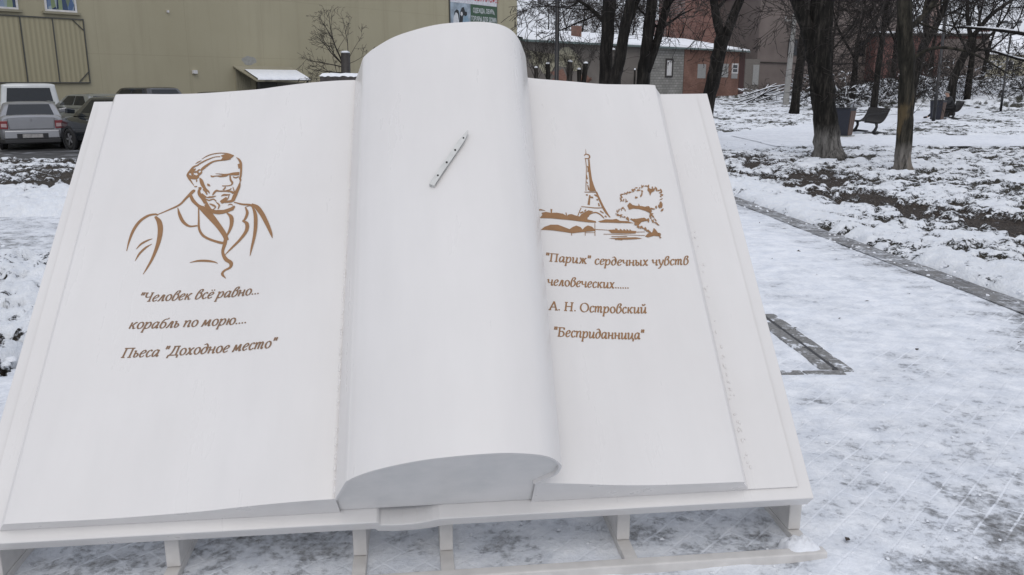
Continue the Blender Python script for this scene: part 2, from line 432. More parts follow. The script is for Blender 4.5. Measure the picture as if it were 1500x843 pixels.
M['greyblock'] = make_brick("grey_blocks", (0.25, 0.245, 0.225), (0.33, 0.32, 0.30), (0.14, 0.135, 0.125), w=0.45, h=0.22, stain=0.5, ms=0.02)
M['redwall'] = make_brick("far_red_brick", (0.125, 0.060, 0.053), (0.155, 0.080, 0.070), (0.17, 0.10, 0.09), w=0.6, h=0.2, stain=0.6)
M['brownwall'] = make_wall("brown_grey_render", (0.115, 0.094, 0.085), (0.20, 0.165, 0.15), 0.30, bumps=0.4)
M['plaster'] = make_wall("peeling_grey_plaster", (0.10, 0.088, 0.078), (0.185, 0.165, 0.145), 0.35, bumps=0.4)
M['yellowplaster'] = make_wall("old_yellow_plaster", (0.22, 0.20, 0.135), (0.36, 0.34, 0.26), 0.9)
M['yellowhouse'] = make_wall("pale_yellow_wall", (0.40, 0.37, 0.27), (0.46, 0.43, 0.33), 0.6)
M['greydoor'] = simple("grey_painted_board", (0.30, 0.30, 0.29), 0.6)
M['teal'] = simple("greenish_metal_gutter", (0.12, 0.16, 0.155), 0.5)
M['glassdark'] = simple("dark_window_glass", (0.02, 0.023, 0.027), 0.08, var=0.1)
M['whiteframe'] = simple("white_frame", (0.62, 0.61, 0.60), 0.45)
M['blackmetal'] = simple("black_painted_metal", (0.012, 0.012, 0.014), 0.4)
M['concrete'] = simple("pale_concrete", (0.33, 0.325, 0.31), 0.8, var=0.15, scale=6, bumpst=0.2)
M['darkwood'] = simple("dark_wet_wood", (0.035, 0.030, 0.027), 0.6, var=0.3, scale=12, bumpst=0.3)
M['slatbrown'] = simple("dark_brown_slats", (0.016, 0.013, 0.012), 0.75, var=0.3, scale=15)
M['binblue'] = simple("dark_navy_bin_side", (0.014, 0.016, 0.026), 0.5)
M['binbrown'] = simple("brown_bin_slats", (0.10, 0.060, 0.045), 0.55)

# ================================================================== SETTING
EDGE = [(4.6, -3.0), (4.45, 0), (4.22, 2.2), (4.03, 4.2), (3.85, 6.1), (3.72, 7.3), (3.60, 8.3), (3.47, 9.5), (3.36, 10.9), (3.22, 12.4), (2.98, 14.2), (2.6, 16.0), (1.9, 17.6)]
EX = np.array([p[0] for p in EDGE]); EY = np.array([p[1] for p in EDGE])
PATH_A = [(-9, 20.4, 1.5), (-3, 21.2, 1.8), (1.5, 22.4, 2.2), (5.0, 24.0, 2.5), (7.6, 26.4, 2.1), (12.15, 32.5, 1.75), (18.5, 41.3, 1.75), (27.3, 53.8, 1.8), (37, 68, 1.8)]
PATH_B = [(7.0, 25.0, 2.2), (11, 25.1, 2.4), (20, 25.2, 2.5), (45, 25.4, 2.5)]
PATH_C = [(-18, 8.3, 1.25), (-10, 8.9, 1.25), (-5.6, 9.2, 1.28), (-2.6, 9.5, 1.3), (1.5, 9.9, 1.3)]
DARK = [(5.0, 19.0), (5.2, 15.5), (5.15, 12.6), (5.35, 11.2), (5.9, 10.2), (6.2, 8.9), (6.4, 7.4), (6.6, 5)]

def dist_poly(x, y, P):
    """distance to a polyline minus its half width (third value)"""
    best = np.full_like(x, 1e9)
    for a, b in zip(P[:-1], P[1:]):
        ax, ay = a[:2]; bx, by = b[:2]
        L2 = (bx-ax)**2 + (by-ay)**2
        t = np.clip(((x-ax)*(bx-ax) + (y-ay)*(by-ay)) / L2, 0, 1)
        d = np.hypot(x-ax-t*(bx-ax), y-ay-t*(by-ay))
        if len(a) > 2: d = d - (a[2] + (b[2]-a[2])*t)
        best = np.minimum(best, d)
    return best

def terrain(x, y):
    """large shape of the land"""
    x = np.asarray(x, float); y = np.asarray(y, float)
    left = sstep(-1.0, -4.0, x) * sstep(15, 21, y)
    z = -0.26*left*(1 - 0.6*sstep(31, 37, y))
    t = np.clip(y-50, 0, 80)
    z = z + 0.0145*t*sstep(-4, 3, x)
    ridge = np.exp(-((y-65-0.12*(x-25))/6.5)**2) * sstep(20, 30, x) * (1.6 + 1.2*(fbm(x*0.22, y*0.22, 3)-0.5))
    z = z + np.clip(ridge, 0, 5)
    z = z + 0.05*(fbm(x*0.35+3, y*0.35, 3)-0.5)*sstep(4.2, 6.5, np.hypot(x, y)) * sstep(0.2, 1.2, np.abs(x - np.interp(y, EY, EX)))
    return z
def tz(x, y): return float(terrain(np.array([x]), np.array([y]))[0])

def plaza_in(x, y):
    """positive inside the paved area, metres from its border"""
    xe = np.interp(y, EY, EX)
    return np.minimum(np.minimum(xe - x, x + 2.95), 17.6 - y)

def ground_fields(x, y):
    pa = np.minimum(np.minimum(dist_poly(x, y, PATH_A), dist_poly(x, y, PATH_B)), dist_poly(x, y, PATH_C))
    pl = plaza_in(x, y)
    lot = np.minimum(y - 21.7 - 0.25*np.sin(x*0.9), -3.2 - x)
    xe = np.interp(y, EY, EX)
    de = x - xe                               # metres beyond the edging
    cov = np.full_like(x, 0.535)
    cov = cov + 0.30*sstep(1.5, 0.45, de)*(de > -1)
    dd = dist_poly(x, y, DARK); wdt = np.interp(y, [8, 12, 19], [1.25, 1.0, 0.6])
    cov = cov - 0.26*np.exp(-(dd/wdt)**2)
    cov = cov - 0.12*sstep(6.2, 8.0, x)*sstep(15, 12, y)
    cov = cov + 0.16*np.exp(-((x-7.3)**2 + (y-17.4)**2)/4)
    cov = cov + 0.05*sstep(26, 34, y)
    for tx_, ty_, rr_ in ((7.11, 19.13, .55), (7.43, 16.14, .36), (13.75, 30, .5), (15.2, 46.5, .6)):
        cov = cov - 0.42*np.exp(-((x-tx_)**2 + (y-ty_)**2)/rr_**2)
    # left side
    L = (x < -2.0)
    bank = np.exp(-((y-11.75-0.12*(x+6))/0.95)**2)
    covL = np.where(y > 12.9, 0.15 + 0.42*np.exp(-((y-19.2)/1.5)**2), 0.66)
    cov = np.where(L & (y < 21.7), covL + 0.5*bank, cov)
    cov = np.where(L & (np.abs(y-5.85-0.05*(x+4)) < 0.12), 0.3, cov)
    n = fbm(x*0.8, y*0.8, 4) - 0.5
    n2 = fbm(x*3.4+40, y*3.4, 4) - 0.5
    s = cov + 1.05*n + 1.25*n2 + 0.8*(fbm(x*8.5, y*8.5+7, 2) - 0.5)
    near_path = sstep(0.35, 0.0, np.abs(pa))
    s = s + 0.2*near_path
    s = np.where(s < .20, .20 + (s-.20)*.35, s)
    return s, pa, pl, lot, bank*L, de

def polar_axes(a0, a1, da, r0, r1, k, dmin):
    angs = np.arange(a0, a1+1e-6, da)
    rs = [r0]
    while rs[-1] < r1: rs.append(rs[-1] + max(dmin, rs[-1]*k))
    return angs, np.array(rs)

def grid_mesh(name, X, Y, Z, mt, attrs, keep=None, wrap=False):
    nr, na = X.shape
    co = np.stack([X, Y, Z], -1).reshape(-1, 3)
    i, j = np.meshgrid(np.arange(nr-1), np.arange(na if wrap else na-1), indexing='ij')
    j2 = (j+1) % na
    F = np.stack([i*na+j, (i+1)*na+j, (i+1)*na+j2, i*na+j2], -1).reshape(-1, 4)
    if keep is not None:
        kk = keep.reshape(-1); F = F[kk[F].all(1)]
    used = np.zeros(len(co), bool); used[F.reshape(-1)] = True
    idx = np.cumsum(used)-1
    F = idx[F]; co = co[used]
    me = bpy.data.meshes.new(name)
    me.vertices.add(len(co)); me.vertices.foreach_set('co', co.reshape(-1).astype(np.float32))
    me.loops.add(F.size); me.loops.foreach_set('vertex_index', F.reshape(-1).astype(np.int32))
    me.polygons.add(len(F)); me.polygons.foreach_set('loop_start', np.arange(0, F.size, 4, dtype=np.int32))
    me.polygons.foreach_set('loop_total', np.full(len(F), 4, np.int32))
    me.polygons.foreach_set('use_smooth', np.ones(len(F), bool))
    for k, A in attrs.items():
        at = me.attributes.new(k, 'FLOAT', 'POINT'); at.data.foreach_set('value', A.reshape(-1)[used].astype(np.float32))
    me.materials.append(mt); me.update(calc_edges=True); me.validate()
    o = bpy.data.objects.new(name, me); COL.objects.link(o)
    return o

def make_ground_sheet():
    front = np.arange(-40, 42.01, 0.135)
    back = np.arange(46, 320, 4.0)
    angs = np.radians(np.concatenate([front, back]))
    rs = [0.0, 0.7, 1.4, 2.0]
    while rs[-1] < 78: rs.append(rs[-1] + max(0.028, rs[-1]*0.0085))
    while rs[-1] < 1500: rs.append(rs[-1]*1.16)
    rs = np.array(rs)
    Rr, A = np.meshgrid(rs, angs, indexing='ij')
    X = Rr*np.sin(A); Y = Rr*np.cos(A)
    s, pa, pl, lot, bank, de = ground_fields(X, Y)
    Z = terrain(X, Y)
    inside = np.maximum(pl + 0.10*(X > 0), np.maximum(-pa, lot))           # under a sheet of paving
    free = sstep(0.05, -0.10, inside)
    m = sstep(0.36, 0.62, s)
    nz = fbm(X*6+9, Y*6, 3)
    detail = (0.070*m*(0.35+nz*1.2) + 0.075*(fbm(X*2.2, Y*2.2, 4)-0.5) + 0.03*(fbm(X*11, Y*11, 2)-0.5)) * sstep(120, 40, Rr) * (1 + 0.7*(X < -2)*(Y < 14))
    Z = Z + free*(detail + 0.07*bank*(0.2+1.3*fbm(X*2.6, Y*2.6, 4)) + 0.06*sstep(1.4, 0.7, de)*sstep(.12, .4, de)*(Y < 20)*fbm(X*3.1, Y*3.1, 3)) - (1-free)*0.07
    # rough ground, brush and rubble on the far bank
    far = sstep(46, 56, Y)*sstep(18, 26, X)
    Z = Z + far*0.75*(fbm(X*0.8, Y*0.8, 4)-0.42)
    s = s - 0.05*far + 0.4*far*(fbm(X*1.7+5, Y*1.7, 3)-0.5)
    gr = np.clip(0.55 + 0.5*sstep(20, 30, Y) - 0.6*np.exp(-(dist_poly(X, Y, DARK)/1.2)**2), 0, 1)*np.where(X < -1, 0.25, 1)
    o = grid_mesh("ground", X, Y, Z, M['ground'], {'snow': s, 'grass': gr}, wrap=True)
    return tag(o, kind='structure')
make_ground_sheet()

def make_pavement():
    angs, rs = polar_axes(-78, 78, 0.22, 0.9, 18.5, 0.010, 0.03)
    Rr, A = np.meshgrid(rs, np.radians(angs), indexing='ij')
    X = Rr*np.sin(A); Y = Rr*np.cos(A)
    pl = plaza_in(X, Y)
    n = fbm(X*1.1+3, Y*1.1, 4)-0.5; n2 = fbm(X*4.2, Y*4.2, 4)-0.5
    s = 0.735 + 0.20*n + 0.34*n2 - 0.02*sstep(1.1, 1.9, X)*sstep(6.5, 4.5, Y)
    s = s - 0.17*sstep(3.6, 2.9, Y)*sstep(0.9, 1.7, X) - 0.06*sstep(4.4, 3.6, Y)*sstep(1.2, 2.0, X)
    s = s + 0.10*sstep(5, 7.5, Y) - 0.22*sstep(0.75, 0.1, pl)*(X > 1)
    s = s - 0.12*sstep(4.2, 3.6, Y)*sstep(1.15, 0.95, X) - .10*(fbm(X*2.1+31, Y*2.1, 3)-.35)*sstep(4.2, 3.6, Y)*sstep(1.15, .95, X)  # bare grey patches under the book, with its contact shade painted in
    Z = 0.004 + 0.016*sstep(0.5, 0.9, s)*(0.4+fbm(X*7, Y*7, 3)) + 0.004*fbm(X*20, Y*20, 2)
    Z = Z + terrain(X, Y)
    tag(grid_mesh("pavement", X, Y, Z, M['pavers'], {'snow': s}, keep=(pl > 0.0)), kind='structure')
make_pavement()

def ribbon(name, P, mt, snow, lift, ncross=9, step=0.35, zf=None, kind='structure'):
    P = [p if len(p) > 2 else (*p, 0.12) for p in P]
    xs, ys, hs = zip(*P)
    d = np.concatenate([[0], np.cumsum(np.hypot(np.diff(xs), np.diff(ys)))])
    nn = max(3, int(d[-1]/step)); t = np.linspace(0, d[-1], nn)
    def sm(v):
        a = np.interp(t, d, v)
        k = max(1, int(1.5/step)); ker = np.ones(2*k+1)/(2*k+1)
        return np.convolve(np.pad(a, k, mode='reflect', reflect_type='odd'), ker, 'valid')
    cx, cy, h = sm(xs), sm(ys), sm(hs)
    tx, ty = np.gradient(cx), np.gradient(cy); L = np.hypot(tx, ty); nx, ny = ty/L, -tx/L
    w = np.linspace(-1, 1, ncross)
    X = cx[:, None] + nx[:, None]*h[:, None]*w; Y = cy[:, None] + ny[:, None]*h[:, None]*w
    s = snow + 0.3*(fbm(X*0.9+11, Y*0.9, 4)-0.5) + 0.25*(fbm(X*3.3, Y*3.3, 3)-0.5)
    Z = terrain(X, Y) + lift + 0.012*fbm(X*2.5, Y*2.5, 3)
    return tag(grid_mesh(name, X, Y, Z, mt, {'snow': s}), kind=kind)
ribbon("path", PATH_A, M['pavers'], 0.80, 0.012)
ribbon("path", PATH_B, M['pavers'], 0.84, 0.026)
ribbon("path", PATH_C, M['pavers'], 0.58, 0.012)
ribbon("kerb_strip", [(x+0.0, y, 0.125) for x, y in EDGE], M['edging'], 0.33, 0.010, 5, 0.15)

def make_lot():
    x = np.linspace(-60, -3.2, 120); y = np.linspace(21.0, 62, 90)
    Y, X = np.meshgrid(y, x, indexing='ij')
    keep = (Y > 21.6 + 0.25*np.sin(X*0.9))
    tag(grid_mesh("parking_lot", X, Y, terrain(X, Y)+0.01, M['asphalt'], {'snow': X*0}, keep=keep), kind='structure')
make_lot()

# flush kerbstones of the corner of a bed, to the right of the monument
def make_kerbstone():
    m, nt, b = mat("kerb_concrete_with_snow")
    n = nnoise(nt, 9, 8, .72); n2 = nnoise(nt, 50, 4)
    c = ramp(nt, n2.outputs['Fac'], [(.3, (.13,.13,.128)), (.7, (.25,.247,.24))])
    k = ramp(nt, n.outputs['Fac'], [(.53, (0,)*3), (.61, (1,)*3)])
    nt.links.new(mixrgb(nt, k.outputs[0], c.outputs[0], (.76,.79,.84)), b.inputs['Base Color']); b.inputs['Roughness'].default_value = .75
    bump(nt, b, n2.outputs['Fac'], .3, .01); return m
M['kerbstone'] = make_kerbstone()
def kerb_row(a, b, w, off, n):
    a = Vector((*a, 0)); b = Vector((*b, 0)); t = (b-a).normalized(); s = Vector((t.y, -t.x, 0))
    mb = MB(); L = (b-a).length/n
    for i in range(n):
        p = a + t*(i*L+0.006) + s*off; q = a + t*((i+1)*L-0.006) + s*off
        mb.bar(p + Vector((0,0,0.0)), q + Vector((0,0,0.0)), w, 0.034 + 0.006*(i % 2))
    o = mb.build("kerb", M['kerbstone'], bevel=0.006); return tag(o, kind='structure')
kerb_row((1.765, 5.95), (1.855, 4.72), 0.085, 0.0, 3)
kerb_row((1.872, 5.95), (1.962, 4.68), 0.085, 0.0, 6)
kerb_row((1.2, 4.63), (1.94, 4.665), 0.075, 0.0, 3)
mb = MB(); mb.hexa([(1.80,5.95,0),(1.83,5.95,0),(1.92,4.70,0),(1.89,4.70,0),(1.80,5.95,.0155),(1.83,5.95,.0155),(1.92,4.70,.0155),(1.89,4.70,.0155)])
tag(mb.build("drain_channel", simple("wet_channel", (.03,.03,.03), .5)), kind='structure')

# ================================================================== THE BOOK MONUMENT
BO = Vector((-0.3507, 2.5595, 0.2285))
du = Vector((0.99577, 0.09113, 0.01168)).normalized()
dv = Vector((-0.0745, 0.72662, 0.68299)); dv = (dv - du*dv.dot(du)).normalized()
dn = du.cross(dv)
book = bpy.data.objects.new("book_monument", None); COL.objects.link(book)
BM_ = Matrix((du, dv, dn)).transposed()
book.matrix_world = Matrix.Translation(BO) @ BM_.to_4x4()
book.empty_display_size = 0.4
tag(book, "giant white open book monument with brown drawings and verses on a cream frame", "monument")
BINV = (Matrix.Translation(BO) @ BM_.to_4x4()).inverted()
BL_ = 1.989
V0, V1 = 0.042, 1.968
LPRO = [(-1.36,.008),(-1.31,.010),(-1.298,.02),(-1.277,.054),(-1.258,.063),(-1.16,.063),(-1.03,.06),(-.9,.063),(-.75,.074),(-.64,.084),(-.57,.096),(-.46,.113),(-.37,.123),(-.29,.129),(-.222,.131)]
RBOT = [(.421,.18),(.549,.155),(.69,.121),(.833,.1),(.976,.091),(1.132,.085),(1.149,.066),(1.175,.022),(1.19,.010),(1.36,.008)]
RTOP = [(.50,.145),(.60,.125),(.777,.104),(.90,.088),(1.0,.083),(1.150,.078),(1.168,.062),(1.198,.022),(1.213,.010),(1.375,.008)]
FBOT = [(-.225,.131),(-.200,.206),(-.173,.285),(-.163,.300),(-.142,.324),(-.097,.36),(-.033,.395),(.049,.427),(.13,.445),(.23,.456),(.311,.456),(.372,.443),(.425,.423),(.463,.388),(.487,.341),(.492,.312),(.483,.255),(.453,.218),(.421,.18)]
FTOP = [(-.212,.122),(-.190,.18),(-.170,.240),(-.162,.258),(-.145,.278),(-.112,.308),(-.03,.365),(.06,.403),(.16,.432),(.26,.443),(.345,.445),(.42,.432),(.475,.400),(.510,.352),(.533,.295),(.547,.25),(.552,.20),(.538,.165),(.50,.145)]
def catmull(P, n):
    """smooth curve through the points, n samples, parametrised by point index"""
    P = np.array(P, float); m = len(P)
    Q = np.vstack([2*P[0]-P[1], P, 2*P[-1]-P[-2]])
    out = []
    for t in np.linspace(0, m-1, n):
        i = min(int(t), m-2); f = t-i
        p0, p1, p2, p3 = Q[i], Q[i+1], Q[i+2], Q[i+3]
        out.append(0.5*((2*p1) + (-p0+p2)*f + (2*p0-5*p1+4*p2-p3)*f*f + (-p0+3*p1-3*p2+p3)*f**3))
    return np.array(out)
def pwl(P, n):
    P = np.array(P, float); t = np.linspace(0, len(P)-1, n)
    return np.stack([np.interp(t, np.arange(len(P)), P[:, k]) for k in range(P.shape[1])], 1)

_LA = catmull(LPRO, 60)
_RA, _RB = catmull(RBOT, 55), catmull(RTOP, 55)
_FA, _FB = catmull(FBOT, 90), catmull(FTOP, 90)
def hL(u, v): return float(np.interp(u, _LA[:, 0], _LA[:, 1]))
def hR(u, v):
    w = (v-V0)/(V1-V0); q = lerp(_RA, _RB, w); return float(np.interp(u, q[:, 0], q[:, 1]))
def hC(u, v):
    w = (v-V0)/(V1-V0); q = lerp(_FA, _FB, w)[:66]; return float(np.interp(u, q[:, 0], q[:, 1]))

def lofted(name, A, B, foot, nv=12, v0=V0, v1=V1, extra=None):
    """page block: profile A at the foot, B at the head, walls down to the cover"""
    mb = MB(); n = len(A)
    vs_ = []
    for k in range(nv+1):
        w = k/nv; v = lerp(v0, v1, w)
        for a, b in zip(A, B): vs_.append((lerp(a[0], b[0], w), v, lerp(a[1], b[1], w)))
    fs = [(k*n+i, k*n+i+1, (k+1)*n+i+1, (k+1)*n+i) for k in range(nv) for i in range(n-1)]
    mb.add(vs_, fs, 0, True)
    for (P, v, flip) in ((A, v0, False), (B, v1, True)):
        poly = [(p[0], v, p[1]) for p in P] + [(u, v, h) for u, h in foot(P)]
        mb.add(poly, [tuple(range(len(poly)))[::-1] if not flip else tuple(range(len(poly)))], 0, False)
    if extra: extra(mb)
    me = mb.build(name, M['paint'], book)
    return me

# cover boards with the rounded hollow spine between them
def make_cover():
    T = 0.068
    top = [(-1.41, 0), (-.101, 0), (-.094, -.010), (-.090, -.028), (-.060, -.036), (-.018, -.038), (.03, -.033), (.06, -.022), (.085, -.009), (.108, -.001), (.125, 0), (1.41, 0)]
    bot = [(1.41, -T), (.135, -T), (.11, -.073), (.09, -.086), (.03, -.100), (-.018, -.104), (-.06, -.102), (-.105, -.090), (-.112, -T), (-1.41, -T)]
    prof = top + bot
    mb = MB(); n = len(prof); nv = 6; vs_ = []
    for k in range(nv+1):
        w = k/nv
        for u, h in prof:
            uu = u + (0.027*w if abs(u) > 1.3 else 0.012*w)
            vs_.append((uu, BL_*w, h))
    fs = [(k*n+i, k*n+(i+1) % n, (k+1)*n+(i+1) % n, (k+1)*n+i) for k in range(nv) for i in range(n)]
    fs += [tuple(range(n))[::-1], tuple(range(nv*n, (nv+1)*n))]
    mb.add(vs_, fs)
    o = mb.build("book_cover", M['paint'], book, bevel=0.004, seg=2, auto=True)
make_cover()
# weld bead along the gutter, and ragged spots of filler on the right bevel
rnd = random.Random(11)
def lump(mb, u, v, h, r, st=1.0):
    vs_ = []; n = 7
    for ring, (rr, hh) in enumerate(((1, -.3), (.8, .45), (.35, .8))):
        for k in range(n):
            a = 2*PI*k/n; q = r*rr*(0.75+0.5*rnd.random())
            vs_.append((u+q*math.cos(a), v+q*st*math.sin(a), h+r*hh*0.8))
    fs = [(i*n+k, i*n+(k+1) % n, (i+1)*n+(k+1) % n, (i+1)*n+k) for i in range(2) for k in range(n)] + [tuple(range(2*n, 3*n))]
    mb.add(vs_, fs, 0, True)
def bead(wb):
  v = .07
  while v < 1.72:
      u = float(np.interp(v, [.13, .49, .92, 1.25, 1.83], [-.226, -.226, -.222, -.213, -.208]))
      if rnd.random() < 0.55 + 0.4*math.sin(v*9)**2: lump(wb, u+rnd.uniform(-.003, .003), v, hL(-.23, v)-.001, rnd.uniform(.0035, .0075), rnd.uniform(.8, 2.2))
      v += rnd.uniform(.006, .017)
def spots(wb):
  for i in range(46):
      v = rnd.uniform(.12, .62) if i < 34 else rnd.uniform(.62, 1.2)
      u = 1.195 + .012*v + rnd.gauss(0, .006)
      lump(wb, u, v, hR(u, v)+.0005, rnd.uniform(.0025, .006), rnd.uniform(.8, 2.0))

A_ = np.vstack([_LA, [[-.2215, .12]]]); B2_ = np.vstack([_LA, [[-.178, .10]]]) + np.array([.008, 0])
lofted("page_block", A_, B2_, v1=1.966, foot=lambda P: [(P[-1][0], .0005), (P[0][0], .0005)], extra=bead)
A_ = _RA; B_ = _RB
lofted("page_block", A_, B_, lambda P: [(P[-1][0], .0005), (P[0][0], .0005)], extra=spots)
def curl():
    A, B = _FA, _FB; n = len(A); nv = 16; D = 0.010; T = 0.009
    mb = MB(); vs_ = []
    for k in range(nv+1):
        w = k/nv; v = lerp(V0-.004, V1, w)
        for a, b in zip(A, B): vs_.append((lerp(a[0], b[0], w), v, lerp(a[1], b[1], w)))
    mb.add(vs_, [(k*n+i, k*n+i+1, (k+1)*n+i+1, (k+1)*n+i) for k in range(nv) for i in range(n-1)], 0, True)
    d = np.gradient(A, axis=0); L = np.hypot(d[:, 0], d[:, 1]); I = A + np.stack([d[:, 1]/L, -d[:, 0]/L], 1)*T     # inner face of the sheet
    vs_ = []
    for p, q in zip(A, I): vs_ += [(p[0], V0-.004, p[1]), (q[0], V0-.004, q[1]), (q[0], V0+D, q[1])]
    mb.add(vs_, [(3*i+j, 3*i+j+1, 3*i+j+4, 3*i+j+3) for i in range(n-1) for j in range(2)], 0, False)
    poly = [(p[0], V1, p[1]) for p in B] + [(B[-1][0]-.001, V1, .002), (B[0][0]+.001, V1, .002)]
    mb.add(poly, [tuple(range(len(poly)))])
    o = mb.build("curled_page", M['paint'], book)
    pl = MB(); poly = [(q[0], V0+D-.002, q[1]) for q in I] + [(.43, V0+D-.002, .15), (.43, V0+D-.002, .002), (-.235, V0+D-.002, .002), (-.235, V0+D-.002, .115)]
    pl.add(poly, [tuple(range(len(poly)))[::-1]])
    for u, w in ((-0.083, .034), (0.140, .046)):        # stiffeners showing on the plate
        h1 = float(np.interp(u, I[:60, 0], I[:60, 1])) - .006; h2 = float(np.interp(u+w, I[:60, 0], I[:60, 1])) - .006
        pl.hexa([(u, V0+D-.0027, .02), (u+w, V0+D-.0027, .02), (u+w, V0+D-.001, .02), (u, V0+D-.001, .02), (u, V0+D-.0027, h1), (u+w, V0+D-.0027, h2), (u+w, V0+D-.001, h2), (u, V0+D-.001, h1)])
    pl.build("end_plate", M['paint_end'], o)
curl()

# bare steel strip with bolt holes, where a pen is to be mounted
a = np.array([0.1175, 1.080]); b = np.array([0.259, 1.322]); N = 10; w = 0.0100
t_ = (b-a)/np.linalg.norm(b-a); s_ = np.array([t_[1], -t_[0]])
mb = MB(); vs_ = []
for k in range(N+1):
    q = a + (b-a)*k/N; wk = w*(1.0 if k < N-1 else (0.75 if k == N-1 else 0.25))
    lift = 0.013 + 0.004*math.sin(k*0.9)*0.3 + (0.006 if k == N else 0)
    for sgn, dh in ((-1, 0.0), (-1, .003), (1, .003), (1, 0.0)):
        p = q + s_*sgn*wk
        vs_.append((p[0], p[1], hC(q[0], q[1]) + lift + dh))
fs = [(k*4+i, k*4+(i+1) % 4, (k+1)*4+(i+1) % 4, (k+1)*4+i) for k in range(N) for i in range(4)] + [(3,2,1,0), (N*4, N*4+1, N*4+2, N*4+3)]
mb.add(vs_, fs)
q0 = a; q1 = a + t_*0.008      # bent foot at the lower end and the web that holds the strip
mb.hexa([(*(q0 - s_*w), hC(*q0)-.002), (*(q0 + s_*w), hC(*q0)-.002), (*(q1 + s_*w), hC(*q0)-.002), (*(q1 - s_*w), hC(*q0)-.002),
         (*(q0 - s_*w), hC(*q0)+.0135), (*(q0 + s_*w), hC(*q0)+.0135), (*(q1 + s_*w), hC(*q0)+.0135), (*(q1 - s_*w), hC(*q0)+.0135)])
mb.hexa([(*(q0 - s_*.004), hC(*q0)-.002), (*(q0 - s_*.001), hC(*q0)-.002), (*(b - s_*.001), hC(*b)-.002), (*(b - s_*.004), hC(*b)-.002),
         (*(q0 - s_*.004), hC(*q0)+.0125), (*(q0 - s_*.001), hC(*q0)+.0125), (*(b - s_*.001), hC(*b)+.0125), (*(b - s_*.004), hC(*b)+.0125)])
strip = mb.build("mounting_strip", M['steel'], book)
for k in (0.16, 0.40, 0.635, 0.87):
    q = a + (b-a)*k + s_*0.001
    mb = MB(); n = 12
    vs_ = [(q[0]+0.0036*math.cos(2*PI*i/n), q[1]+0.0042*math.sin(2*PI*i/n), hC(q[0], q[1])+.0155+z) for z in (0, .0022) for i in range(n)]
    mb.add(vs_, [(i, (i+1) % n, n+(i+1) % n, n+i) for i in range(n)] + [tuple(range(n, 2*n))])
    mb.build("bolt_hole", M['hole'], strip)

# ---------------------------------------------------------------- frame under the book (world co-ordinates)
def back_z(x, y):       # height of the cover's back at a point of the ground
    p = BO - dn*0.069
    return p.z + (-(x-p.x)*dn.x - (y-p.y)*dn.y)/dn.z
yaw = math.atan2(0.1795, 1.58)
rt = Vector((math.cos(yaw), math.sin(yaw), 0)); rf = Vector((-rt.y, rt.x, 0))
r0 = Vector((1.098, 2.7185, 0))                   # back upper edge of the front rail, right end
def rail(v_off, u0, u1, name="base_rail"):
    mb = MB(BINV); a = r0 + rf*v_off
    P = [a + rt*u0 - rf*.046, a + rt*u1 - rf*.046, a + rt*u1, a + rt*u0]
    mb.hexa([tuple(p + Vector((0,0,.002))) for p in P] + [tuple(p + Vector((0,0,.042))) for p in P])
    return mb.build(name, M['paint_frame'], book, bevel=.005, auto=True)
rail(0, -3.12, 0.012); rail(1.62, -3.12, 0.012)
for ux in (-1.145, -.518, -.218, .418, 1.062, -1.715):
    k = (ux - r0.x)/rt.x
    base = r0 + rt*k
    # ground member
    mb = MB(BINV)
    P = [base - rt*.024 + rf*.002, base + rt*.024 + rf*.002, base + rt*.024 + rf*1.572, base - rt*.024 + rf*1.572]
    mb.hexa([tuple(p + Vector((0,0,.003))) for p in P] + [tuple(p + Vector((0,0,.037))) for p in P])
    mb.build("cross_member", M['paint_frame'], book, bevel=.004, auto=True)
    # upright plate under the lower edge of the book
    mb = MB(BINV); f0 = base + rf*.125; f1 = base + rf*.36
    P = [f0 - rt*.0235, f0 + rt*.0235, f1 + rt*.0235, f1 - rt*.0235]
    top = []
    for p in P:
        cl = .045 if abs(ux+.3) < .25 else -.002
        top.append((p.x, p.y, back_z(p.x, p.y) - cl))
    mb.hexa([(p.x, p.y, .039) for p in P] + top)
    mb.build("support_leg", M['paint_frame'], book, bevel=.003, auto=True)
    # rear post
    mb = MB(BINV); f0 = base + rf*1.40; f1 = base + rf*1.45
    P = [f0 - rt*.0235, f0 + rt*.0235, f1 + rt*.0235, f1 - rt*.0235]
    mb.hexa([(p.x, p.y, .039) for p in P] + [(p.x, p.y, back_z(p.x, p.y) - (.06 if abs(ux+.3) < .25 else -.001)) for p in P])
    mb.build("support_leg", M['paint_frame'], book, bevel=.003, auto=True)

